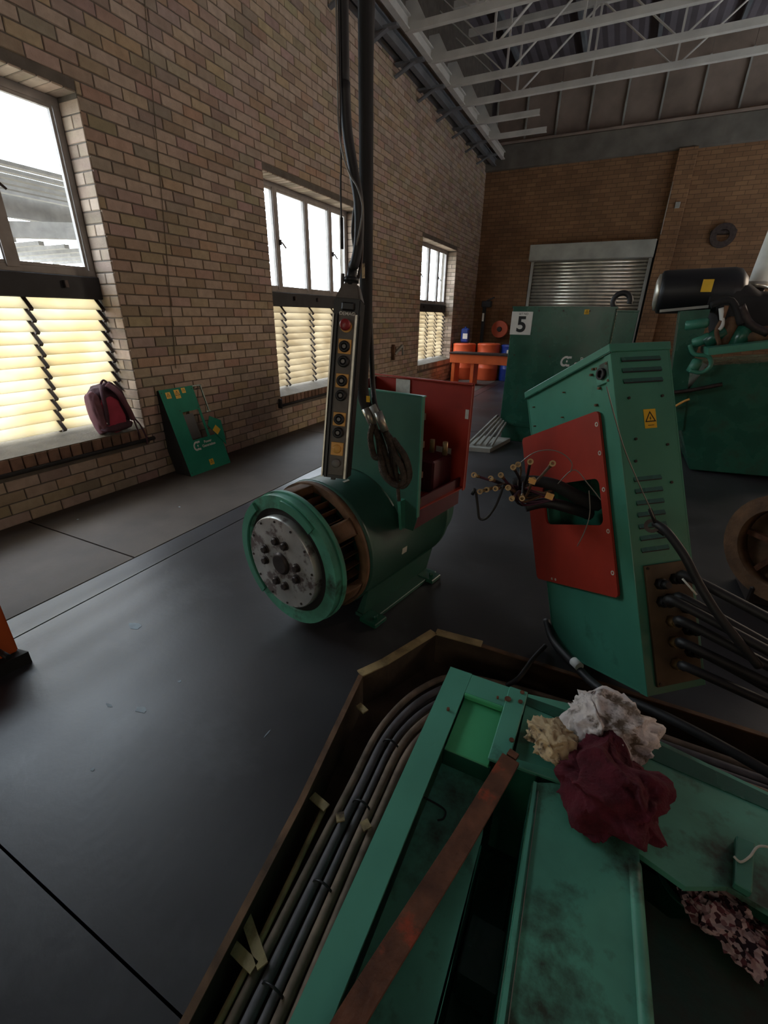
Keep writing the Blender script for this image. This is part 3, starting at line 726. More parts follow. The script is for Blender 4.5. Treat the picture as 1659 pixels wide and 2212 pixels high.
bm = bmnew(); add_box(bm, (.39, .74, .58), (.01, .46, .16)); add_box(bm, (.26, .86, .70), (.16, .2, .18), None, .01); aob('terminal_block', bm, 'red_d', bt)
for k in range(3):
    bm = bmnew(); add_cyl(bm, (.22+k*.08, .80, .83), (.22+k*.08, .80, .9), .014, seg=10); aob('terminal_stud', bm, 'brass', bt)
for c, s, par in (((.422, .53, 1.12), (.025, .002, .045), tb), ):
    pass
quad_plate('paper_label', (.405, .975, 1.02), (1, 0, 0), (0, 0, 1), .03, .05, .003, 'label', bp, world=False)
quad_plate('paper_label', (.27, .975, .79), (1, 0, 0), (0, 0, 1), .10, .05, .003, 'label', bp, world=False)
for a, y in ((-.12, .52), (1.35, .36)):
    bm = bmnew(); d = V3(math.cos(a), 0, math.sin(a)); add_bar(bm, V3(0, y-.02, CZ)+d*.341, V3(0, y+.02, CZ)+d*.341, .035 if a < 0 else .012, .003, tuple(d)); aob('paper_label', bm, 'label', body)
bm = bmnew(); add_hull8(bm, [(.335, .47, .50), (.350, .47, .50), (.350, .50, .50), (.335, .50, .50)], [(.325, .46, .66), (.345, .46, .66), (.345, .50, .66), (.325, .50, .66)]); aob('box_bracket', bm, 'green')
# ================================================================== TILTED CONTROL CABINET
ov = V3(-.284, .308, .908).normalized(); ob_ = V3(.784, .619, .035); oA = ov.cross(ob_).normalized(); ob_ = oA.cross(ov).normalized()
CO = V3(.343, 1.502, .256)
FC = frame(CO, ob_, oA, ov)
cab = thing('control_cabinet', 'tall narrow green control cabinet tilted back, with a red side panel', 'cabinet', CO, FC)
cw, cdp, chh = .245, .61, 1.28
def cob(name, bm, m, parent=cab, label=None): return obj(name, bm, m, parent, world=False, label=label)
def cbox(name, lo, hi, m, parent=cab, bev=0, label=None):
    bm = bmnew(); add_box(bm, [(a+b)/2 for a, b in zip(lo, hi)], [b-a for a, b in zip(lo, hi)], None, bev); return cob(name, bm, m, parent, label)
# shell: open behind the red panel's window
cbox('rear_shell', (cw-.006, 0, 0), (cw, cdp, chh-.03), 'green'); cbox('end_panel', (0, cdp-.006, 0), (cw-.006, cdp, chh-.03), 'green')
cbox('bottom_panel', (0, .006, 0), (cw-.006, cdp-.006, .006), 'green')
fp = cbox('front_panel', (0, 0, 0), (cw-.006, .006, chh-.03), 'green', bev=.001)
cbox('side_panel', (.002, .006, 1.02), (.008, cdp-.006, chh-.03), 'green', label='light green upper side panel'); cbox('side_panel', (.002, .006, .006), (.008, cdp-.006, .62), 'green')
cbox('side_panel', (.002, .006, .62), (.008, .12, 1.02), 'green'); cbox('side_panel', (.002, .54, .62), (.008, cdp-.006, 1.02), 'green')
cbox('inner_tray', (.10, .02, .58), (.11, cdp-.02, 1.0), 'green_d'); cbox('inner_shelf', (.01, .02, .60), (.10, cdp-.02, .606), 'green_d')
cap = cbox('top_cap', (-.008, -.006, chh-.03), (cw+.004, cdp+.008, chh), 'green', bev=.003)
cbox('cap_lip', (-.010, -.008, chh-.034), (-.004, cdp+.01, chh-.030), 'green_d', cap)
cbox('corner_flange', (-.006, -.003, .0), (.0, .035, chh-.03), 'green', bev=.0015)
# red panel with rounded window
def ring_plate(bm, A0, A1, v0, v1, a0, a1, b0, b1, r, w0, w1, ro=.012, n=5):
    def rr(x0, x1, y0, y1, r):
        P = []
        for cx_, cy_, s in ((x1-r, y1-r, 0), (x0+r, y1-r, 1), (x0+r, y0+r, 2), (x1-r, y0+r, 3)):
            for i in range(n+1):
                t = (s+i/n)*PI/2; P.append((cx_+math.cos(t)*r, cy_+math.sin(t)*r))
        return P
    O = rr(A0, A1, v0, v1, ro); I = rr(a0, a1, b0, b1, r); N_ = len(O)
    vs = [[bm.verts.new((w_, p[0], p[1])) for p in L_] for L_ in (O, I) for w_ in (w0, w1)]
    for i in range(N_):
        j = (i+1) % N_
        for a, b in ((0, 1), (1, 3), (3, 2), (2, 0)): bm.faces.new((vs[a][i], vs[a][j], vs[b][j], vs[b][i]))
bm = bmnew(); ring_plate(bm, .082, .672, .345, 1.06, .12, .53, .622, .806, .028, -.016, -.006, .02); rp = cob('red_panel', bm, 'red', label='orange red side panel with a rounded opening')
for v_ in (1.01, .9, .76, .6, .44):
    bm = bmnew(); add_ring(bm, (-.0165, .097, v_), (-1, 0, 0), .009, .005, .0015, 12); cob('screw_slot', bm, 'label', rp)
for a_ in (.50, .53):
    bm = bmnew(); add_ring(bm, (-.0165, a_, .362), (-1, 0, 0), .006, .003, .0015, 10); cob('screw_slot', bm, 'label', rp)
sk = cbox('socket_plate', (-.008, .015, 1.15), (.002, .085, 1.225), 'green_w', bev=.002)
bm = bmnew(); add_ring(bm, (-.008, .048, 1.187), (-1, 0, 0), .021, .014, .012, 20); add_cyl(bm, (-.009, .048, 1.187), (-.004, .048, 1.187), .015); cob('socket', bm, 'black', sk)
for a_, v_ in ((.022, 1.217), (.078, 1.217), (.1, 1.222), (.022, 1.155), (.078, 1.142), (.115, 1.205), (.105, 1.085), (.3, 1.19), (.55, 1.19), (.33, 1.09), (.56, 1.1)):
    bm = bmnew(); add_cyl(bm, (-.010, a_, v_), (.003, a_, v_), .005 if a_ < .2 else .003, seg=8); cob('bolt', bm, 'rustb')
def slot(v_, b0, b1):
    bm = bmnew(); add_hull8(bm, [(b0, .0, v_-.006), (b1, .0, v_-.006), (b1, .0, v_+.008), (b0, .0, v_+.008)], [(b0, -.006, v_-.006), (b1, -.006, v_-.006), (b1, -.0005, v_+.007), (b0, -.0005, v_+.007)]); cob('louvre_slot', bm, 'green_d', fp)
    bm = bmnew(); add_box(bm, ((b0+b1)/2, -.003, v_-.008), (b1-b0-.004, .005, .004)); cob('slot_opening', bm, 'ink', fp)
for v_ in (1.222, 1.182, 1.143): slot(v_, .035, .2)
for k in range(7): slot(.785-k*.043, .035, .15)
for b_, v_ in ((.05, 1.08), (.19, 1.08), (.06, .93), (.19, .9), (.19, .76), (.2, .53), (.05, .85)):
    bm = bmnew(); add_cyl(bm, (b_, -.006, v_), (b_, .002, v_), .005, seg=8); cob('bolt', bm, 'steel_d', fp)
warn_label(fp, (.13, -.0005, 1.0), (1, 0, 0), (0, 0, 1), .05, .07, world=False)
gp_ = cbox('gland_plate', (.034, -.010, .03), (.225, -.001, .47), 'gland', bev=.001, label='brown gland plate with cables')
for b_, v_ in ((.045, .46), (.215, .46), (.045, .04)):
    bm = bmnew(); add_cyl(bm, (b_, -.014, v_), (b_, -.008, v_), .005, seg=8); cob('bolt', bm, 'steel_d', gp_)
gl = []
for i, (b_, v_) in enumerate(((.085, .40), (.15, .41), (.085, .335), (.12, .34), (.115, .26), (.115, .185), (.115, .105), (.18, .3), (.18, .22), (.18, .14))):
    bm = bmnew(); add_cyl(bm, (b_, -.010, v_), (b_, -.035, v_), .021, .020, 6); add_cyl(bm, (b_, -.035, v_), (b_, -.055, v_), .017, .013, 16); cob('cable_gland', bm, 'brass' if i in (4, 5, 6) else 'black', gp_)
    s = FC @ V3(b_, -.05, v_); 
    if i in (0,): continue
    k = (i-5)*.02
    e = V3(1.7+rnd.uniform(-.1, .1), 1.25+.05*i, .06+.02*(9-i)*.6)
    m1 = s-oA*.07; m2 = (m1*.6+e*.4)+V3(0, 0, .06-.01*i); m3 = m1*.25+e*.75
    bm = bmnew(); add_tube(bm, [s, m1, m2, m3, e], .017, 8, 6); c = obj('power_cable', bm, 'rubber', gp_)
# loose cable with an eye lug in front of the cabinet
ll = thing('lug_cable', 'thick black cable with an eye lug resting against the front louvres of the tilted cabinet', 'cable', W(1407, 1137, 1, 1.66))
pts = [W(1415, 1130, 1, 1.66), W(1440, 1148, 1, 1.62), W(1478, 1200, 1, 1.58), W(1512, 1265, 1, 1.55), W(1560, 1340, 1, 1.52), W(1640, 1440, 1, 1.5)]
bm = bmnew(); add_tube(bm, pts, .014, 8, 6); obj('cable', bm, 'rubber', ll)
bm = bmnew(); p = W(1408, 1136, 1, 1.66); add_ring(bm, p, CAM-p, .024, .012, .012, 18); add_cyl(bm, W(1420, 1142, 1, 1.655), W(1438, 1152, 1, 1.645), .010, .013, 10); obj('eye_lug', bm, 'steel_d', ll)
bm = bmnew(); add_tube(bm, [W(1310, 835, 1, 1.50), W(1345, 960, 1, 1.55), W(1380, 1045, 1, 1.6), W(1405, 1100, 1, 1.63), W(1418, 1132, 1, 1.65)], .002, 5, 6); obj('thin_lead', bm, 'thinwire', ll)
bm = bmnew(); add_tube(bm, [W(1404, 1100, 1, 1.64), W(1416, 1130, 1, 1.65)], .007, 6, 2); obj('lead_sleeve', bm, 'black_m', ll)
bm = bmnew(); add_tube(bm, [W(1474, 1250, 1, 1.45), W(1505, 1285, 1, 1.42)], .003, 6, 0); tag(obj('wire_end', bm, 'label'), 'short pale wire end sticking out above the gland plate cables', 'wire')
# wires hanging out of the red panel's opening
wb_ = thing('wire_bundle', 'bundle of dark leads with ring terminals and yellow tags out of the red panel opening', 'cable bundle', FC @ V3(-.02, .3, .7))
def CB(a_, v_, out): return FC @ V3(-out, a_, v_)
bm = bmnew(); add_tube(bm, [CB(.24, .70, -.06), CB(.24, .74, .03), CB(.27, .80, .11), CB(.32, .83, .19), CB(.36, .83, .25)], .030, 10, 6, r2=.02); obj('sleeve', bm, 'black_m', wb_)
bm = bmnew(); add_tube(bm, [CB(.30, .66, -.06), CB(.30, .70, .04), CB(.34, .73, .12), CB(.37, .72, .2)], .026, 10, 6, r2=.022); obj('sleeve', bm, 'rubber', wb_)
ends = [(1030, 1028), (1043, 1060), (1057, 1056), (1075, 1055), (1100, 1055), (1108, 1075), (1128, 1072), (1120, 1005), (1145, 1000), (1150, 1040), (1085, 1030), (1065, 1036), (1190, 1005), (1110, 1012)]
for i, (px, py) in enumerate(ends):
    s = CB(.33+.01*(i % 4), .80-.014*(i % 6), .22); e = W(px, py, 1, 1.52+.03*(i % 4))
    mid = (s+e)/2+V3(0, 0, rnd.uniform(-.02, .05))
    bm = bmnew(); add_tube(bm, [CB(.3, .74+.01*(i % 5), .1), s, mid, e], .0052, 6, 5); wre = obj('lead', bm, ('purple', 'rubber', 'cable_br', 'rubber', 'rustb')[i % 5], wb_)
    d = (e-mid).normalized()
    bm = bmnew(); add_cyl(bm, e-d*.012, e+d*.012, .0068, .006, 8); add_ring(bm, e+d*.020-(CAM-e).normalized()*.002, CAM-e, .0105, .0055, .003, 12); obj('ring_terminal', bm, 'brass', wre)
for px, py, s in ((1187, 1072, .026), (1150, 1040, .022), (1147, 1036, .016)):
    p = W(px, py, 1, 1.50); n = (CAM-p).normalized(); ux = n.cross(V3(.2, .1, 1)).normalized(); quad_plate('yellow_tag', p, ux, n.cross(ux), s, s*.8, .001, 'yplate', wb_)
for pl_ in ([(1110, 1012), (1150, 980), (1185, 972), (1215, 980), (1235, 1000), (1232, 1020)], [(1205, 1045), (1240, 1015), (1270, 1045), (1298, 1080)], [(1272, 1060), (1274, 1110), (1262, 1150), (1247, 1180)]):
    bm = bmnew(); add_tube(bm, [W(a, b, 1, 1.60) for a, b in pl_], .0018, 5, 6); obj('thin_lead', bm, 'thinwire', wb_)
bm = bmnew(); add_tube(bm, [W(a, b, 1, 1.55) for a, b in ((1088, 1048), (1072, 1090), (1052, 1118), (1036, 1120), (1032, 1095), (1028, 1062))], .0048, 6, 6); obj('lead', bm, 'rubber', wb_)
bm = bmnew(); add_tube(bm, [W(a, b, 1, 1.55) for a, b in ((1020, 1068), (1026, 1056))], .007, 6, 2); obj('lead_end', bm, 'black', wb_)
# ================================================================== SET 5 CABINET
SO = V3(-1.19, 5.93, 0)
s5 = thing('generator_cabinet', 'large dark green upright cabinet bearing the number 5 sign, before the roller shutter', 'cabinet', SO)
def sbox(name, lo, hi, m, parent=s5, bev=0, R=None, label=None):
    bm = bmnew(); add_box(bm, [(a+b)/2 for a, b in zip(lo, hi)], [b-a for a, b in zip(lo, hi)], None, bev); return obj(name, bm, m, parent, world=False, label=label)
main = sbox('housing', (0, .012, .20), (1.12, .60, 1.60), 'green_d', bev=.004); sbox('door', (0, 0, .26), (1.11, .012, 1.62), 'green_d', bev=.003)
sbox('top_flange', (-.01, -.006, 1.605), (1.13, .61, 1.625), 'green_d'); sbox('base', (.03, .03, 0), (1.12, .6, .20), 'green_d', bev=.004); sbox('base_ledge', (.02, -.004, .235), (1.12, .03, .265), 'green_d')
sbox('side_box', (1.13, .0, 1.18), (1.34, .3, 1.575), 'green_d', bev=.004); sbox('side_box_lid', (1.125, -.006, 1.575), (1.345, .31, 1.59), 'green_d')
sg = quad_plate('number_sign', V3(.115, -.003, 1.44), (1, 0, 0), (0, 0, 1), .245, .255, .003, 'white', s5, world=False, label='white sign with a black 5')
mt = frame(V3(.12, -.0055, 1.42), V3(1, 0, 0), V3(0, 0, 1), V3(0, -1, 0)); text('numeral', '5', .24, 'ink', mt, sg, bold=.006, world=False)
mt = frame(V3(.13, -.0055, 1.542), V3(1, 0, 0), V3(0, 0, 1), V3(0, -1, 0)); text('small_lettering', 'SET NO', .032, 'ink', mt, sg, world=False)
mt = frame(V3(.68, -.0015, 1.035), V3(1, 0, 0), V3(0, 0, 1), V3(0, -1, 0)); c_logo('emblem', mt, .12, 'white', s5, world=False)
mt = frame(V3(.92, -.0015, 1.035), V3(1, 0, 0), V3(0, 0, 1), V3(0, -1, 0)); text('lettering', 'Power\nGeneration', .06, 'white', mt, s5, world=False)
warn_label(s5, (.82, -.0015, 1.57), (1, 0, 0), (0, 0, 1), .05, .05, world=False)
for x, z in ((.3, 1.6), (.57, 1.6), (.85, 1.6), (.08, 1.1), (.5, 1.1)):
    bm = bmnew(); add_cyl(bm, (x, -.008, z-.02), (x, .0, z-.02), .009, seg=8); obj('bolt', bm, 'steel_d', s5, world=False)
bm = bmnew(); add_tube(bm, [V3(1.15+.085*math.cos(t), .1, 1.68+.085*math.sin(t)) for t in [-.3+k*.45 for k in range(11)]], .028, 8, 3); obj('hose_loop', bm, 'rubber', s5, world=False)
# grey steel ramp-like frame at its foot
rm = thing('steel_ramp', 'grey steel wedge of angled bars on the floor by the number 5 cabinet', 'ramp', V3(-1.28, 5.4, 0))
bm = bmnew(); add_prism(bm, [(-1.46, 5.18), (-1.13, 5.25), (-1.02, 5.9), (-1.40, 5.85)], .0, .05); obj('base_plate', bm, 'galvb', rm)
for k in range(5):
    bm = bmnew(); add_bar(bm, V3(-1.42+k*.07, 5.28+.015*k, .06), V3(-1.22+k*.03, 5.86, .33-.02*k), .02, .03); obj('angled_bar', bm, 'galvb', rm)
bm = bmnew(); add_bar(bm, V3(-1.24, 5.86, 0.04), V3(-1.22, 5.86, .34), .03, .03); obj('upright', bm, 'steel_d', rm)
# ================================================================== DRUMS AND ORANGE BEAM AT THE BACK
def drum(x, y, r, h, m, label, z0=0, ribs=True):
    t = thing('drum', label, 'drum', (x, y, z0), group='drums in the far corner')
    pr = [(r*.97, 0), (r, .02), (r, h*.32), (r*1.03, h*.34), (r, h*.36), (r, h*.64), (r*1.03, h*.66), (r, h*.68), (r, h-.03), (r*1.02, h-.015), (r*.99, h)]
    bm = bmnew(); add_lathe(bm, pr, (x, y, z0), 28); obj('shell', bm, m, t)
    bm = bmnew(); add_cyl(bm, (x, y, z0+h), (x, y, z0+h+.012), r*.9, seg=28); add_cyl(bm, (x+r*.5, y, z0+h+.01), (x+r*.5, y, z0+h+.02), .035, seg=12); obj('lid', bm, m, t)
    return t
d1 = drum(-3.53, 11.95, .29, .87, 'orange2', 'orange plastic drum in the corner beneath the far window, with a white label')
quad_plate('paper_label', (-3.45, 11.655, .62), (1, .2, 0), (0, 0, 1), .13, .13, .004, 'white', d1)
drum(-2.93, 12.1, .29, .88, 'orange2', 'orange plastic drum without a label beside the corner drum')
d3 = drum(-2.36, 12.2, .27, .86, 'blue', 'blue drum at the right end of the orange drums')
quad_plate('paper_label', (-2.33, 11.925, .66), (1, 0, 0), (0, 0, 1), .2, .2, .004, 'label', d3)
jc = thing('jerrycan', 'small blue canister with a white label standing on the corner orange drum', 'canister', (-3.55, 12.0, .90))
bm = bmnew(); add_box(bm, (-3.55, 12.0, 1.065), (.2, .16, .34), None, .03); obj('body', bm, 'blue', jc)
bm = bmnew(); add_cyl(bm, (-3.55, 12, 1.23), (-3.55, 12, 1.27), .03, seg=12); obj('cap', bm, 'blue', jc); quad_plate('paper_label', (-3.53, 11.918, 1.05), (1, 0, 0), (0, 0, 1), .12, .13, .003, 'white', jc)
hp = thing('hand_pump', 'dark upright pump standing by the drums against the back wall', 'pump', (-3.2, 12.9, 0))
bm = bmnew(); add_cyl(bm, (-3.35, 12.9, 0), (-3.35, 12.9, 1.75), .05, seg=12); obj('pump_tube', bm, 'black_m', hp)
bm = bmnew(); add_box(bm, (-3.3, 12.9, 1.82), (.26, .14, .16), None, .02); add_bar(bm, (-3.3, 12.9, 1.9), (-3.1, 12.85, 1.98), .03, .03); obj('pump_head', bm, 'black_m', hp)
quad_plate('paper_label', (-3.35, 12.84, 1.5), (1, 0, 0), (0, 0, 1), .05, .2, .004, 'label', hp)
hr = thing('hose_reel', 'orange hose reel on the dark back wall behind the drums', 'hose reel', (-3.1, 13.5, 1.2))
bm = bmnew(); add_ring(bm, (-3.02, 13.6, 1.2), (0, -1, 0), .22, .07, .14, 24); obj('coil', bm, 'orange2', hr)
bm = bmnew(); add_cyl(bm, (-3.02, 13.65, 1.2), (-3.02, 13.42, 1.2), .06, seg=14); obj('spindle', bm, 'steel_d', hr)
rb = thing('orange_bench', 'orange steel bench frame with a dark top in front of the drums', 'bench', (-3, 10.6, 0))
bm = bmnew(); add_box(bm, (-2.55, 10.75, .60), (1.9, .06, .20), None, .005); obj('front_beam', bm, 'orange', rb)
bm = bmnew(); add_box(bm, (-2.55, 10.95, .715), (1.95, .5, .03)); obj('top', bm, 'steel_d', rb)
for x in (-3.42, -2.95, -1.7):
    bm = bmnew(); add_box(bm, (x, 10.95, .28), (.08, .4, .56), None, .005); obj('leg', bm, 'orange', rb)
# ================================================================== FAR ENGINE ON THE RIGHT
YE = 5.6
def E_(px, py, dy=0): return W(px, py, 1, YE+dy)
en = thing('engine_set', 'dark green diesel engine set with a black cylindrical air cleaner, at the right edge', 'engine', (1.2, YE+.3, 0))
def face_prism(name, pix, y0, y1, m, par=en, label=None, bev=0):
    bm = bmnew(); P = [W(a, b, 1, y0) for a, b in pix]
    add_hull8(bm, P, [V3(p.x, y1, p.z) for p in P])
    if bev: bmesh.ops.bevel(bm, geom=bm.edges[:], offset=bev, segments=2, affect='EDGES')
    return obj(name, bm, m, par, label=label)
a, b = E_(1421, 632, .35), E_(1540, 628, .35)
bm = bmnew(); q = (b-a).normalized(); add_lathe(bm, [(.165, 0), (.20, .02), (.205, .05), (.205, .62), (.19, .68), (.12, .74)], a+V3(0, 0, .0), 24, q.to_track_quat('Z', 'Y').to_matrix()); ac = obj('air_cleaner', bm, 'black', en, label='black cylindrical air cleaner')
bm = bmnew(); add_lathe(bm, [(.12, -.03), (.172, -.015), (.175, .01)], a, 24, q.to_track_quat('Z', 'Y').to_matrix()); obj('end_cover', bm, 'galv', ac)
bm = bmnew(); add_tube(bm, [E_(1530, 638, .3), E_(1580, 640, .3), E_(1615, 662, .35), E_(1655, 670, .4), E_(1690, 720, .4)], .15, 12, 5); obj('intake_hose', bm, 'black_m', en)
p = E_(1528, 617, .12); quad_plate('yellow_sticker', p, (1, 0, 0), (0, 0, 1), .09, .11, .004, 'yellow', ac)
bm = bmnew(); add_bar(bm, E_(1425, 672), E_(1530, 662), .03, .025); obj('bracket_rail', bm, 'galvb', en)
face_prism('radiator_post', [(1470, 672), (1535, 668), (1520, 720), (1490, 800), (1475, 930), (1446, 930), (1452, 800)], YE, YE+.25, 'green_d')
face_prism('base_beam', [(1530, 752), (1760, 728), (1760, 742), (1530, 768)], YE-.3, YE+.2, 'green', bev=.004)
face_prism('fuel_tank', [(1462, 872), (1530, 790), (1780, 775), (1780, 1040), (1489, 1014)], YE+.02, YE+1.0, 'green_d', bev=.006)
for i, (px, py, r, l) in enumerate(((1545, 728, .07, .2), (1570, 720, .06, .3), (1515, 735, .05, .16), (1500, 790, .055, .14), (1600, 728, .08, .2), (1640, 722, .07, .25), (1505, 700, .05, .2))):
    c = E_(px, py, .02); bm = bmnew(); add_lathe(bm, [(r*.7, -l/2), (r, -l/2+.01), (r, l/2-.02), (r*.6, l/2)], c, 14, Matrix.Rotation(rnd.uniform(0, 1.5), 3, 'Y')); obj('engine_fitting', bm, ('green_d', 'rustb', 'green', 'green')[i % 4], en)
for pl_, r, m_ in (([(1570, 660), (1560, 690), (1548, 715), (1555, 745)], .02, 'rustb'), ([(1558, 665), (1560, 700), (1552, 712)], .022, 'white'), ([(1490, 745), (1500, 765), (1530, 770), (1535, 790), (1515, 805), (1490, 800)], .02, 'green'), ([(1420, 850), (1480, 845), (1560, 830)], .02, 'steel_d'), ([(1455, 880), (1475, 868), (1490, 862)], .012, 'yplate'), ([(1535, 660), (1580, 650), (1600, 700)], .03, 'black_m'), ([(1600, 660), (1620, 700), (1659, 720)], .035, 'steel_d')):
    bm = bmnew(); add_tube(bm, [E_(a, b, -.05) for a, b in pl_], r, 8, 5); obj('pipe', bm, m_, en)
face_prism('engine_block', [(1545, 640), (1760, 640), (1760, 735), (1560, 745)], YE+.15, YE+.9, 'black_m', bev=.02)
ex = en
bm = bmnew(); add_tube(bm, [W(1637, 612, 1, 6.2), W(1654, 568, 1, 6.2), W(1676, 512, 1, 6.2), W(1714, 415, 1, 6.2)], 0.084, 16, 4); obj('exhaust_pipe', bm, 'whitep', ex, label='pale lagged exhaust pipe')
bm = bmnew(); add_cyl(bm, W(1633, 622, 1, 6.2), W(1638, 609, 1, 6.2), .105, .095, 16); obj('exhaust_flange', bm, 'galv', ex)
bm = bmnew(); p = W(1634, 622, 1, 6.2); add_cyl(bm, p, p+V3(.02, 0, -.38), .07, seg=14); obj('exhaust_elbow', bm, 'steel_d', ex)
# rusty open drum-shaped machine at the right edge
rw = thing('rusty_flywheel_housing', 'rusty round machine housing standing on the floor cut off by the right edge', 'machine part', W(1690, 1300, 2, 0))
c = W(1705, 1185, 1, 2.9); axw = V3(-.75, -.66, 0)
bm = bmnew(); add_ring(bm, c-axw*.0, axw, .30, .22, .08, 36); obj('outer_ring', bm, 'rustb', rw)
bm = bmnew(); add_cyl(bm, c-axw*.5, c-axw*.02, .28, seg=36); obj('body', bm, 'rustb', rw)
bm = bmnew(); add_cyl(bm, c-axw*.02, c+axw*.03, .10, .08, 20); obj('hub', bm, 'rust', rw)
for k in range(6):
    bm = bmnew(); t = k*PI/3; u = axw.cross(V3(0, 0, 1)).normalized(); d = u*math.cos(t)+V3(0, 0, math.sin(t)); add_bar(bm, c+d*.09, c+d*.23, .03, .03, tuple(axw)); obj('spoke', bm, 'rust', rw)
zz = c.z-.3
bm = bmnew(); add_box(bm, (c.x+.1, c.y+.12, zz/2+.02), (.4, .3, max(zz+.04, .04)), None, .01); obj('stand', bm, 'steel_d', rw)
# ================================================================== LEANING GREEN PANEL
n_ = V3(.82, 0, .25).normalized(); up_ = V3(-.25, 0, .82).normalized()
LO = V3(-3.57, 2.94, .0)
FL = frame(LO, V3(0, 1, 0), -n_, up_)      # x along wall, y into the panel, z up the panel
lp_ = thing('equipment_cover', 'green sheet metal cover with a square hole and yellow stickers, leaning on the brick wall', 'panel', LO, FL)
def lob(name, bm, m, par=lp_, label=None): return obj(name, bm, m, par, world=False, label=label)
bm = bmnew(); H = .86
for poly in ([(0, 0), (.54, 0), (.54, .335), (0, .335)], [(0, .335), (.17, .335), (.17, .62), (0, .62)], [(.37, .335), (.40, .335), (.40, .62), (.37, .62)], [(0, .62), (.40, .62), (.40, H), (0, H)]):
    add_prism(bm, poly, 0, .004, lambda u, v, w_: V3(u, w_, v))
sh = lob('sheet', bm, 'green_t')
bm = bmnew()
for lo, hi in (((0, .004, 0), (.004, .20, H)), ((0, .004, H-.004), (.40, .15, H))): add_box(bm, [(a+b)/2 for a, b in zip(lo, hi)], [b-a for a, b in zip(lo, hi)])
lob('side_flange', bm, 'black_m', label='inner side of the cover, blackened for its shade')  # shadow on the cover's side is put into the matt black colour
bm = bmnew(); add_box(bm, (.51, .012, .72), (.012, .012, .28)); add_box(bm, (.46, .012, H-.006), (.12, .012, .012)); add_box(bm, (.50, .012, .58), (.06, .012, .012)); lob('side_frame', bm, 'green_d')
bm = bmnew(); add_box(bm, (.25, .03, .47), (.12, .01, .25)); lob('inner_plate', bm, 'black')
bm = bmnew(); add_prism(bm, [(.41, .44), (.47, .53), (.60, .46), (.58, .28), (.56, .20)], -.010, -.004, lambda u, v, w_: V3(u, w_, v)); fp_ = lob('hinged_flap', bm, 'green_t')
mt = V3(.50, -.0105, .375); quad_plate('yellow_sticker', mt, (.8, 0, .6), (-.6, 0, .8), .075, .075, .002, 'yellow', fp_, world=False)
for x, z, w_, h_ in ((.085, .80, .055, .06), (.19, .80, .06, .085), (.275, .825, .045, .05)): 
    warn_label(sh, (x, -.001, z), (1, 0, 0), (0, 0, 1), w_, h_, world=False)
warn_label(sh, (.30, -.001, .075), (1, 0, 0), (0, 0, 1), .055, .06, world=False)
c_logo('emblem', frame(V3(.19, -.001, .27), V3(1, 0, 0), V3(0, 0, 1), V3(0, -1, 0)), .095, 'white', sh, world=False)
text('lettering', 'Power\nGeneration', .038, 'white', frame(V3(.345, -.001, .27), V3(1, 0, 0), V3(0, 0, 1), V3(0, -1, 0)), sh, bold=.0008, world=False)
for x, z in ((.02, .03), (.02, .83), (.38, .83), (.15, .64), (.38, .64), (.52, .03), (.52, .3)):
    bm = bmnew(); add_cyl(bm, (x, -.002, z), (x, .002, z), .005, seg=8); lob('rivet', bm, 'steel_d', sh)
# ================================================================== BACKPACK ON THE SILL
bo = V3(-3.93, 2.48, .53)
bk = thing('backpack', 'maroon and red backpack standing on the sill of the near window', 'backpack', bo)
def blob(name, c, s, m, seed, amp=.06, par=bk, tilt=0, e=.75):
    bm = bmnew(); bmesh.ops.create_icosphere(bm, subdivisions=4, radius=1); R = Matrix.Rotation(tilt, 3, 'X')
    for v in bm.verts:
        p = v.co; q = Vector([math.copysign(abs(k)**e, k) for k in p]); q *= 1+amp*noise.noise(p*2.2+Vector((seed, 0, 0)))*2+amp*.5*noise.noise(p*6+Vector((seed, 0, 0)))
        v.co = Vector(c)+R @ Vector((q.x*s[0], q.y*s[1], q.z*s[2]))
    return obj(name, bm, m, par, smooth=True)
blob('main_compartment', bo+V3(-.0, .02, .20), (.10, .15, .205), 'bagdark', 1, tilt=.12)
fp2 = blob('front_pocket', bo+V3(.075, -.02, .15), (.05, .105, .15), 'bagred', 2, tilt=.2)
blob('side_pocket', bo+V3(.04, -.125, .17), (.07, .055, .18), 'baggrey', 3, tilt=.1)
blob('lower_panel', bo+V3(.05, .0, .04), (.08, .15, .045), 'bagdark', 4)
bm = bmnew(); add_tube(bm, [bo+V3(.07, .0, .40), bo+V3(.125, .045, .33), bo+V3(.13, .10, .20), bo+V3(.10, .15, .08)], .022, 8, 6); obj('shoulder_strap', bm, 'baggrey', bk)
bm = bmnew(); add_tube(bm, [bo+V3(.05, -.04, .39), bo+V3(.10, -.075, .34), bo+V3(.12, -.09, .2), bo+V3(.10, -.09, .07)], .017, 8, 6); obj('shoulder_strap', bm, 'bagdark', bk)
bm = bmnew(); add_tube(bm, [bo+V3(.02, -.03, .39), bo+V3(.02, .01, .43), bo+V3(.02, .05, .395)], .009, 8, 6); obj('carry_handle', bm, 'bagdark', bk)
bm = bmnew(); add_tube(bm, [bo+V3(.10, .15, .1), bo+V3(.125, .19, .02), bo+V3(.15, .21, -.10), bo+V3(.155, .20, -.16)], .008, 6, 6); add_tube(bm, [bo+V3(.10, .15, .1), bo+V3(.12, .16, -.02), bo+V3(.125, .17, -.10)], .007, 6, 6); obj('hanging_strap', bm, 'bagdark', bk)
bm = bmnew(); add_box(bm, bo+V3(.11, -.10, .09), (.01, .012, .012)); obj('buckle', bm, 'white', bk)
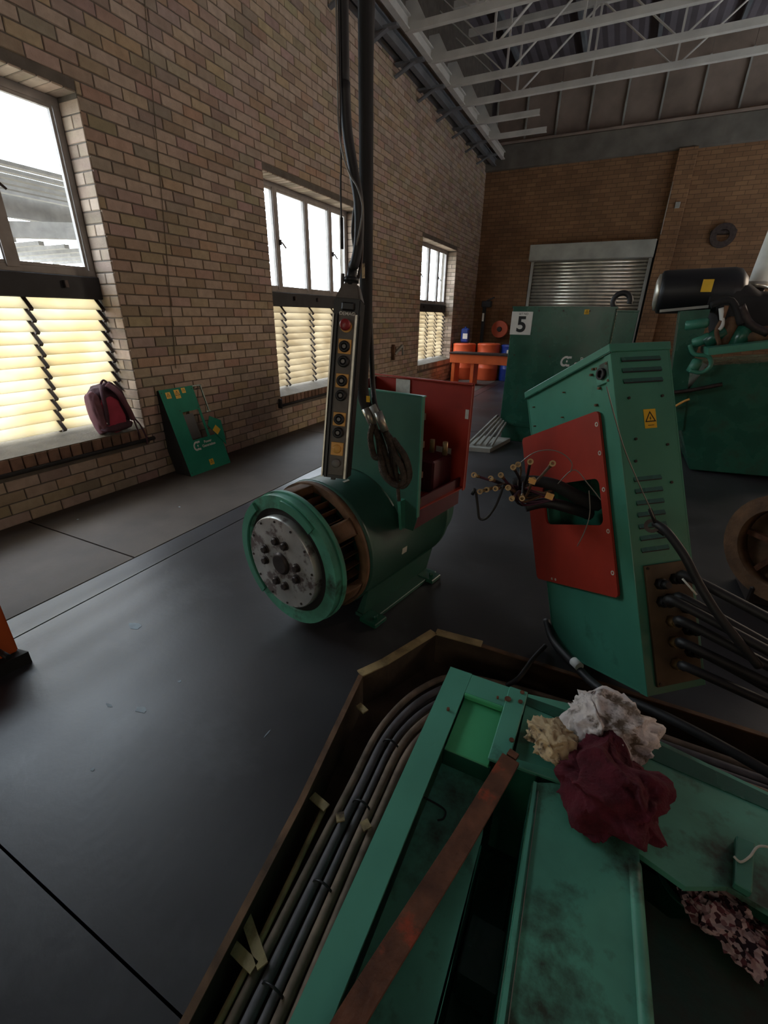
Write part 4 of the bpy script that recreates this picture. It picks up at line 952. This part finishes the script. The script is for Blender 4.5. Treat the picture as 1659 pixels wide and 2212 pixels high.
# ================================================================== ORANGE MACHINE END AT THE LEFT EDGE
oo = thing('orange_trolley', 'orange steel machine end on a black foot at the left edge of the floor', 'machine part', (-2.3, .62, 0))
bm = bmnew(); add_prism(bm, [(-2.55, .66), (-2.21, .72), (-2.27, .28), (-2.6, .25)], .06, .33, None)
bmesh.ops.bevel(bm, geom=bm.edges[:], offset=.008, segments=2, affect='EDGES'); b_ = obj('body', bm, 'orange', oo)
bm = bmnew(); add_prism(bm, [(-2.52, .67), (-2.17, .735), (-2.24, .27), (-2.6, .25)], 0, .06); obj('rubber_foot', bm, 'black_m', oo)
p = W(5, 1412, 1, .645); bm = bmnew(); add_cyl(bm, (p.x+.05, p.y, p.z), (p.x-.03, p.y, p.z), .012, seg=12); obj('bolt_hole', bm, 'ink', b_)
# ================================================================== CABLES IN THE TRENCH
glabels = ['outermost brown cable along the left side of the floor trench', 'dusty brown cable second from the trench edge', 'dusty brown cable third from the trench edge, tied to its neighbour', 'pale grey-brown cable in the middle of the trench bundle', 'dusty cable just right of the middle of the trench bundle', 'slim grey cable lying on top of the trench bundle', 'grey cable close beside the green base frame in the trench', 'dark cable partly under the green base frame in the trench', 'brown cable deep in the trench below the slim grey one', 'dark cable deepest in the trench beside the base frame', 'thin brown cable on the inner side of the trench bend', 'thick brown cable lowest in the trench bend', 'grey-brown cable curving widest round the trench bend']
specs = [(-.515+.034*k, (.014, .0155, .012, .015, .016, .010, .015)[k], -.055-.004*(k % 3)) for k in range(7)]+[(-.50+.036*k, (.016, .014, .0165, .015, .012, .016)[k], -.125-.01*(k % 2)) for k in range(6)]
for i, (x0, r, z) in enumerate(specs):
    o_ = (x0+.515)   # distance from the outer cable
    pts = [V3(x0+.02, -1.0, z), V3(x0+.005, 0, z), V3(x0-.02, .5, z+.006), V3(x0-.045, .9, z), V3(x0-.055+o_*.1, 1.2-o_*.2, z+.006),
           V3(x0+.02+o_*.25, 1.46-o_*.62, z+.008), V3(x0+.18+o_*.1, 1.62-o_*.85, z), V3(.10, 1.67-o_*.95, z), V3(.7, 1.66-o_*.95, z), V3(2.6, 1.64-o_*.95, z)]
    bm = bmnew(); add_tube(bm, pts, r, 8, 6)
    tag(obj('trench_cable', bm, ('cable_br', 'cable_gr', 'cable_gr', 'cable_br', 'cable_br')[i % 5] if i not in (5, 6) else 'cable_gr'), glabels[i], 'cable', 'cables in the floor trench')
for i, y in enumerate((1.12, .86, .60, .36)):
    bm = bmnew(); x = -.50+.012*i
    for cx_, r, z in ((x, .026, -.05),): add_ring(bm, (cx_, y, z), (0, 1, 0), r*1.35, r*1.2, .006, 14)
    tag(obj('cable_tie', bm, 'black'), ['black cable tie on the trench cables nearest the bend', 'black cable tie on the trench cables second from the bend', 'black cable tie on the trench cables halfway along', 'black cable tie on the trench cables nearest the bottom edge'][i], 'cable tie', 'cable ties on the trench cables')
bm = bmnew(); add_tube(bm, [W(1180, 1340, 1, 2.0), W(1195, 1385, 1, 1.88), W(1235, 1430, 1, 1.72), W(1300, 1490, 1, 1.58), W(1400, 1530, 1, 1.50), W(1520, 1590, 1, 1.42), W(1680, 1680, 1, 1.35)], .017, 10, 6)
bc = obj('black_hose', bm, 'rubber'); tag(bc, 'thick black cable with a white tag crossing before the tilted cabinet foot', 'cable')
bm = bmnew(); add_cyl(bm, W(1239, 1428, 1, 1.705), W(1252, 1441, 1, 1.67), .0195, seg=12); obj('white_tag', bm, 'white', bc)
bm = bmnew(); add_tube(bm, [W(1178, 1395, 2, .02), W(1150, 1425, 2, .05), W(1120, 1465, 2, .06), W(1095, 1480, 2, .02)], .011, 8, 6); tag(obj('loose_hose', bm, 'rubber'), 'short dark hose running from the cabinet foot down into the trench bend', 'hose')
# ================================================================== FOREGROUND BASE FRAME
Z = .57
bf = thing('generator_base_frame', 'large green steel base frame filling the lower right foreground', 'machine frame', (.3, .5, 0))
def plate(name, poly, z0, z1, m='green_lit', par=bf, label=None, bev=.002):
    bm = bmnew(); tess_prism(bm, poly, z0, z1)
    if bev and len(poly) <= 4: bmesh.ops.bevel(bm, geom=bm.edges[:], offset=bev, segments=1, affect='EDGES')
    return obj(name, bm, m, par, label=label)
sf = plate('side_flange', [(-.256, .988), (-.238, .20), (-.226, -.4), (-.172, -.4), (-.184, .23), (-.192, .988)], Z-.008, Z)
plate('side_web', [(-.256, .985), (-.226, -.4), (-.220, -.4), (-.250, .985)], .12, Z-.008, par=sf)
plate('end_flange', [(-.192, .988), (-.192, .912), (-.037, .912), (-.037, .988)], Z-.008, Z)
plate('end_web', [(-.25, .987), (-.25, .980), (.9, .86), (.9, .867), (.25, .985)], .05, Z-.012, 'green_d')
plate('corner_plate', [(-.190, .911), (-.188, .738), (-.080, .738), (-.086, .911)], Z-.022, Z-.016, 'green_b', label='bright green recessed corner plate')
plate('corner_lip', [(-.190, .914), (-.190, .904), (-.086, .904), (-.086, .914)], Z-.014, Z+.001, 'green_b')
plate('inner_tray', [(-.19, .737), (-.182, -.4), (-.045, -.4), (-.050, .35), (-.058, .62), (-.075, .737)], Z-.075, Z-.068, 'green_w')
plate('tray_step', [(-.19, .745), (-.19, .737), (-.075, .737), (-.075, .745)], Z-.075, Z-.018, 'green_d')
plate('post_cap', [(-.086, .988), (-.086, .745), (-.040, .745), (-.037, .988)], Z-.006, Z+.004, 'green_lit')
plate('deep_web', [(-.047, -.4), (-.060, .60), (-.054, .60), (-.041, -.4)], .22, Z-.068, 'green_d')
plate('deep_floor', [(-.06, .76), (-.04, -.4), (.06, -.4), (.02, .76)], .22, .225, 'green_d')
bm = bmnew(); add_box(bm, (.0, .50, .30), (.09, .10, .10)); obj('inner_bracket', bm, 'green_d', bf)
for px, py, r in ((1097, 1511, .0085), (1128, 1497, .006), (1124, 1517, .006), (968, 1532, .004), (1075, 1507, .003), (1105, 1600, .006)):
    p = W(px, py, 2, Z+.003); bm = bmnew(); add_cyl(bm, p-V3(0, 0, .006), p+V3(0, 0, .004), r, seg=8); obj('bolt', bm, 'rust', bf)
# second raised cover and the shelf behind
cv = plate('tank_cover', [(.016, .735), (.030, .35), (.055, -.4), (.285, -.4), (.232, .435), (.222, .70), (.087, .770)], Z-.03, Z-.004, 'green_w', label='worn green tank cover with oily marks')
plate('cover_side', [(.016, .735), (.055, -.4), (.061, -.4), (.022, .735)], .24, Z-.01, 'green_d', cv)
plate('cover_edge_rib', [(.018, .735), (.034, .30), (.057, -.4), (.064, -.4), (.041, .30), (.025, .735)], Z-.004, Z+.003, 'green_lit', cv)
plate('cover_seam', [(.030, .72), (.046, .30), (.069, -.4), (.0705, -.4), (.0475, .30), (.0315, .72)], Z-.004, Z-.0025, 'galvb', cv)
bm = bmnew(); add_tube(bm, [V3(.215, .66, Z-.008), V3(.225, .43, Z-.008), V3(.265, -.4, Z-.008)], .012, 10, 3); obj('cover_rib', bm, 'green_w', cv)
plate('front_lip', [(-.038, .772), (-.030, .752), (.087, .760), (.087, .785)], Z-.006, Z+.004, 'green')
plate('shelf', [(-.036, 1.0), (-.032, .765), (.090, .772), (.222, .69), (.30, .665), (.37, .70), (.95, .58), (.95, .86), (.48, .954), (.251, 1.0), (.089, 1.02)], Z-.028, Z-.014, 'green_w', label='worn green shelf behind the cover')
plate('shelf_front', [(-.055, .77), (-.055, .763), (.09, .763), (.09, .77)], .24, Z-.016, 'green_d')
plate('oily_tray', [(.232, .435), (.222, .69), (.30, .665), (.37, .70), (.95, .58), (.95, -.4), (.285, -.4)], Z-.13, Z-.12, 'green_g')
plate('teal_angle', [(.395, .80), (.375, .70), (.400, .695), (.425, .80)], Z-.014, Z+.003, 'green')
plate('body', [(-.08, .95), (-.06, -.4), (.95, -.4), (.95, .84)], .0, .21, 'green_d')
bm = bmnew(); p = W(1490, 1905, 2, Z-.118); add_cyl(bm, p-V3(0, 0, .001), p+V3(0, 0, .004), .055, seg=28); obj('filler_opening', bm, 'ink', bf)
bm = bmnew(); add_ring(bm, p+V3(0, 0, .001), (0, 0, 1), .062, .052, .008, 28); obj('opening_rim', bm, 'green_d', bf)
bm = bmnew(); add_tube(bm, [W(a, b, 2, Z+.005) for a, b in ((1585, 1850), (1600, 1862), (1620, 1850), (1640, 1828), (1680, 1835))], .0022, 6, 6); tag(obj('thin_cable', bm, 'label'), 'thin pale cable curling on the oily frame above the patterned cloth', 'cable')
bm = bmnew(); add_tube(bm, [W(a, b, 2, Z-.060) for a, b in ((915, 1722), (945, 1738), (962, 1752), (958, 1768), (945, 1772))], .0022, 6, 6); tag(obj('bent_wire', bm, 'ink'), 'small bent black wire lying in the green tray left of the rusty bar', 'wire')
# rusty flat bar
bm = bmnew(); a = W(1103, 1640, 2, Z+.022); b = W(728, 2260, 2, Z+.012); b = b+(b-a)*.35; d = (b-a)
bar_pts = [a, a+d*.3+V3(.002, 0, .002), a+d*.65+V3(-.003, 0, 0), b]
for p, q in zip(bar_pts, bar_pts[1:]): add_bar(bm, p, q, .040, .009)
add_bar(bm, a+V3(0, .005, 0), a-d.normalized()*.02+V3(0, 0, .002), .022, .009)
tag(obj('rusty_bar', bm, 'rust'), 'long rusty flat steel bar lying diagonally across the green base frame', 'bar')
# rags
p = W(1308, 1592, 2, Z); tag(crumple('white_rag', p+V3(.0, .014, -.002), (.088, .085, .055), 'ragw', 3, amp=.22, sub=5), 'crumpled oil-stained white rag, the back one on the green shelf', 'rag')
p = W(1208, 1625, 2, Z); tag(crumple('cream_rag', p+V3(-.014, .004, .004), (.058, .045, .034), 'ragy', 9, amp=.25, sub=5, R=Matrix.Rotation(-.5, 3, 'Z')), 'small cream and brown stained rag left of the maroon cloth', 'rag')
p = W(1308, 1712, 2, Z); tag(crumple('maroon_cloth', p+V3(.005, -.004, .006), (.098, .108, .05), 'maroon', 5, amp=.17, freq=1.6, sub=5, R=Matrix.Rotation(.2, 3, 'Z')), 'crumpled maroon cloth draped over the edge of the green shelf', 'cloth')
pc = thing('patterned_cloth', 'black, white and pink knitted cloth lying in the oily tray, lower right corner', 'cloth', W(1560, 1980, 2, Z-.12))
for i, (px, py, s, r) in enumerate(((1515, 1895, (.035, .035, .03), 0), (1515, 1945, (.038, .03, .025), .6), (1560, 1985, (.055, .045, .03), -.5), (1602, 2030, (.032, .05, .022), .4), (1650, 2035, (.05, .022, .02), -.5))):
    p = W(px, py, 2, Z-.10); crumple('fold', p+V3(0, 0, -.004), s, 'knit', 20+i, pc, amp=.25, sub=4, R=Matrix.Rotation(r, 3, 'Z'))
# ================================================================== CRANE PENDANT
T = W(753, 612, 1, 1.12); B = W(722, 1033, 1, 1.03)
pu = (T-B).normalized(); PL = (T-B).length
nn = (CAM-(T+B)/2); nn = (nn-pu*nn.dot(pu)).normalized(); nn = (Matrix.Rotation(math.radians(-13), 3, pu) @ nn).normalized()
prt = pu.cross(nn).normalized()
if prt.dot(CR) < 0: prt = -prt
py_ = pu.cross(prt)       # local y, into the body
FP = frame(T, prt, py_, pu)
pd = thing('crane_pendant', 'long black hanging crane pendant with yellow button plates and a red stop button', 'control pendant', T, FP)
def pob(name, bm, m, par=pd, label=None): return obj(name, bm, m, par, world=False, label=label)
hw = .0355; L_ = PL
bm = bmnew(); add_hull8(bm, [(-hw*1.05, 0, -L_), (hw*1.05, 0, -L_), (hw*1.05, .062, -L_), (-hw*1.05, .062, -L_)], [(-hw*1.03, 0, -.035), (hw*1.03, 0, -.035), (hw*1.03, .062, -.035), (-hw*1.03, .062, -.035)])
bmesh.ops.bevel(bm, geom=bm.edges[:], offset=.004, segments=2, affect='EDGES'); hb = pob('housing', bm, 'black')
bm = bmnew(); add_hull8(bm, [(-hw*1.02, .0, -.04), (hw*1.02, .0, -.04), (hw*1.02, .062, -.04), (-hw*1.02, .062, -.04)], [(-hw*.55, .012, .005), (hw*.6, .012, .005), (hw*.6, .052, .005), (-hw*.55, .052, .005)])
bmesh.ops.bevel(bm, geom=bm.edges[:], offset=.005, segments=2, affect='EDGES'); tp = pob('top_cap', bm, 'pgrey', label='tapered grey top cap')
bm = bmnew(); add_cyl(bm, (0, .032, .0), (0, .032, .05), .017, .011, 16); add_cyl(bm, (0, .032, .01), (0, .032, .02), .02, seg=16); pob('cable_gland', bm, 'black', tp)
bm = bmnew(); add_cyl(bm, (-.024, .03, -.02), (-.024, .03, .028), .0045, seg=8); pob('switch_pin', bm, 'pgrey', tp)
bm = bmnew(); add_box(bm, (.004, -.0035, -L_/2-.03), (hw*1.25, .007, L_-.08), None, .002); fs = pob('face_strip', bm, 'pgrey', hb)
for x, w_ in ((-hw*1.0, .004), (-hw*.72, .005), (hw*.84, .006), (hw*.98, .003)):
    bm = bmnew(); add_bar(bm, (x*.95, -.003, -.075), (x*1.02, -.003, -L_+.002), w_, .006, (0, 1, 0)); pob('side_rail', bm, 'chrome' if x < -hw*.9 or abs(x-hw*.84) < .001 else 'black', hb, )
bm = bmnew(); add_box(bm, (.004, -.006, -.056), (hw*.95, .006, .02), None, .003); pob('top_recess', bm, 'black', hb)
text('maker_lettering', 'DEMAG', .0120, 'white', frame(V3(.004, -.0085, -.0745), V3(1, 0, 0), V3(0, 0, 1), V3(0, -1, 0)), hb, bold=.0002, world=False)
FR = Matrix.Rotation(PI/2, 3, 'X')
def btn(t, kind):
    z = -t*L_
    if kind in 'YL':
        bm = bmnew(); add_box(bm, (.004, -.009, z), (.035, .004, .037), None, .001); pl_ = pob('button_plate', bm, 'yplate', hb, 'yellow square button plate')
    else: pl_ = hb
    if kind in 'YB':
        bm = bmnew(); add_lathe(bm, [(.015, .006), (.015, .014), (.014, .019), (.008, .0195), (.0075, .016), (.002, .016)], (.004, 0, z), 24, FR); b_ = pob('push_button', bm, 'black', pl_ if pl_ is not hb else hb, 'black round push button')
        if pl_ is hb:
            bm = bmnew(); add_lathe(bm, [(.0055, .014), (.005, .0185)], (.004, 0, z), 16, FR); pob('button_centre', bm, 'greybtn', b_)
        else:
            bm = bmnew(); add_lathe(bm, [(.0055, .014), (.005, .0185)], (.004, 0, z), 16, FR); pob('button_centre', bm, 'greybtn', pl_)
    elif kind == 'R':
        bm = bmnew(); add_lathe(bm, [(.0155, .005), (.0155, .010)], (.004, 0, z-.002), 28, FR); rr_ = pob('stop_collar', bm, 'yplate', hb)
        bm = bmnew(); add_lathe(bm, [(.010, .008), (.0145, .020), (.014, .027), (.010, .030), (.002, .031)], (.004, 0, z), 28, FR); pob('stop_button', bm, 'redbtn', rr_, 'red mushroom stop button')
    elif kind in 'LG':
        bm = bmnew(); add_lathe(bm, [(.0125, .006), (.0125, .013), (.009, .017), (.002, .018)], (.004, 0, z), 24, FR); pob('lamp_lens', bm, 'yplate' if kind == 'L' else 'greybtn', pl_ if pl_ is not hb else hb, 'round lamp lens')
for t, k in ((.200, 'R'), (.302, 'Y'), (.376, 'B'), (.473, 'Y'), (.548, 'B'), (.672, 'Y'), (.744, 'B'), (.832, 'L'), (.912, 'G')): btn(t, k)
bm = bmnew(); add_box(bm, (-.01, .03, -L_-.004), (.012, .012, .012)); pob('bottom_nub', bm, 'black', hb)
# cables going up to the crane (continue to the roof)
def upto(px, py, y, z=5.05): p = W(px, py, 1, y); return [V3(p.x, p.y, z), V3(p.x, p.y, p.z+1.0)]
pcab = thing('pendant_cable', 'thick black cable of the crane pendant coming down from the crane', 'cable', T)
bm = bmnew(); add_tube(bm, upto(742, 10, 1.15)+[W(742, 60, 1, 1.15), W(745, 180, 1, 1.15), W(750, 280, 1, 1.15), W(764, 370, 1, 1.15), W(775, 440, 1, 1.15), W(775, 520, 1, 1.15), W(766, 570, 1, 1.15), FP @ V3(0, .032, .052)], .0125, 12, 6); obj('sheath', bm, 'rubber', pcab)
bm = bmnew(); add_tube(bm, upto(727, 10, 1.13)+[W(728, 100, 1, 1.13), W(730, 240, 1, 1.13), W(738, 320, 1, 1.12), W(755, 375, 1, 1.12), W(772, 405, 1, 1.11), W(783, 445, 1, 1.11), W(780, 480, 1, 1.12), W(770, 530, 1, 1.13)], .0022, 6, 6); obj('thin_wire', bm, 'thinwire', pcab)
bm = bmnew(); add_tube(bm, upto(735, 10, 1.14)+[W(735, 200, 1, 1.13), W(736, 400, 1, 1.13), W(739, 535, 1, 1.13)], .0022, 6, 4); add_tube(bm, [W(738, 470, 1, 1.13), W(739, 538, 1, 1.13)], .0038, 6, 0); obj('strain_wire', bm, 'rubber', pcab)
for k, pl_ in enumerate(([(768, 440), (762, 500), (768, 560), (758, 600)], [(775, 450), (782, 520), (778, 580), (770, 610)])):
    bm = bmnew(); add_tube(bm, [W(a, b, 1, 1.17) for a, b in pl_], .0045, 8, 5); obj('side_wire', bm, ('rubber', 'steel_d')[k], pcab)
# rope slings hanging behind the pendant
sl = thing('rope_sling', 'dark wire rope slings with metal ferrules and hanging loops behind the crane pendant', 'sling', W(800, 900, 1, 1.45))
YS = 1.38
def R_(a, b, dy=0): return W(a, b, 1, YS+dy)
p = R_(790, 10)
bm = bmnew(); add_tube(bm, [V3(p.x, YS, 5.05), V3(p.x, YS, p.z+1), R_(790, 60), R_(791, 300), R_(791, 500), R_(790, 680), R_(784, 780), R_(784, 850), R_(800, 900)], .021, 12, 6); obj('rope_leg', bm, 'black_m', sl)
bm = bmnew(); add_tube(bm, [V3(p.x+.02, YS+.04, 5.05), V3(p.x+.02, YS+.04, p.z+1), R_(797, 300, .04), R_(797, 600, .04), R_(802, 760, .04), R_(806, 840, .04), R_(812, 880, .0), R_(828, 905, 0)], .0095, 10, 6); obj('rope_leg', bm, 'rubber', sl)
for (a, b), (c_, d_), r in (((790, 882), (806, 918), .016), ((804, 876), (822, 912), .013), ((816, 890), (832, 932), .015)):
    bm = bmnew(); add_cyl(bm, R_(a, b, -.02), R_(c_, d_, -.02), r, r*.9, 14); obj('ferrule', bm, 'chrome' if r > .0145 else 'galvb', sl)
loops = [[(806, 915), (800, 945), (808, 985), (822, 990), (830, 1020), (845, 1042), (862, 1050)], [(808, 918), (818, 950), (822, 990), (828, 1022), (850, 1045), (872, 1040), (868, 1010), (850, 975), (832, 932)],
         [(826, 925), (845, 950), (868, 975), (880, 1000), (884, 1030), (870, 1050), (850, 1040), (838, 1005), (826, 960), (815, 930)], [(832, 930), (848, 960), (854, 1000), (858, 1040), (862, 1082)], [(830, 928), (842, 965), (846, 1005), (860, 1030), (880, 1020), (872, 985), (848, 948)]]
for k, lp2 in enumerate(loops):
    bm = bmnew(); add_tube(bm, [R_(a, b, -.03+.012*k) for a, b in lp2], .0115 if k != 3 else .007, 8, 6); obj('rope_loop', bm, 'sling', sl)
bm = bmnew(); add_box(bm, R_(795, 862, -.04), (.012, .003, .02)); obj('yellow_tag', bm, 'yellow', sl)
bm = bmnew(); add_box(bm, R_(785, 585, -.04), (.008, .003, .04)); obj('tan_tag', bm, 'ragy', sl)
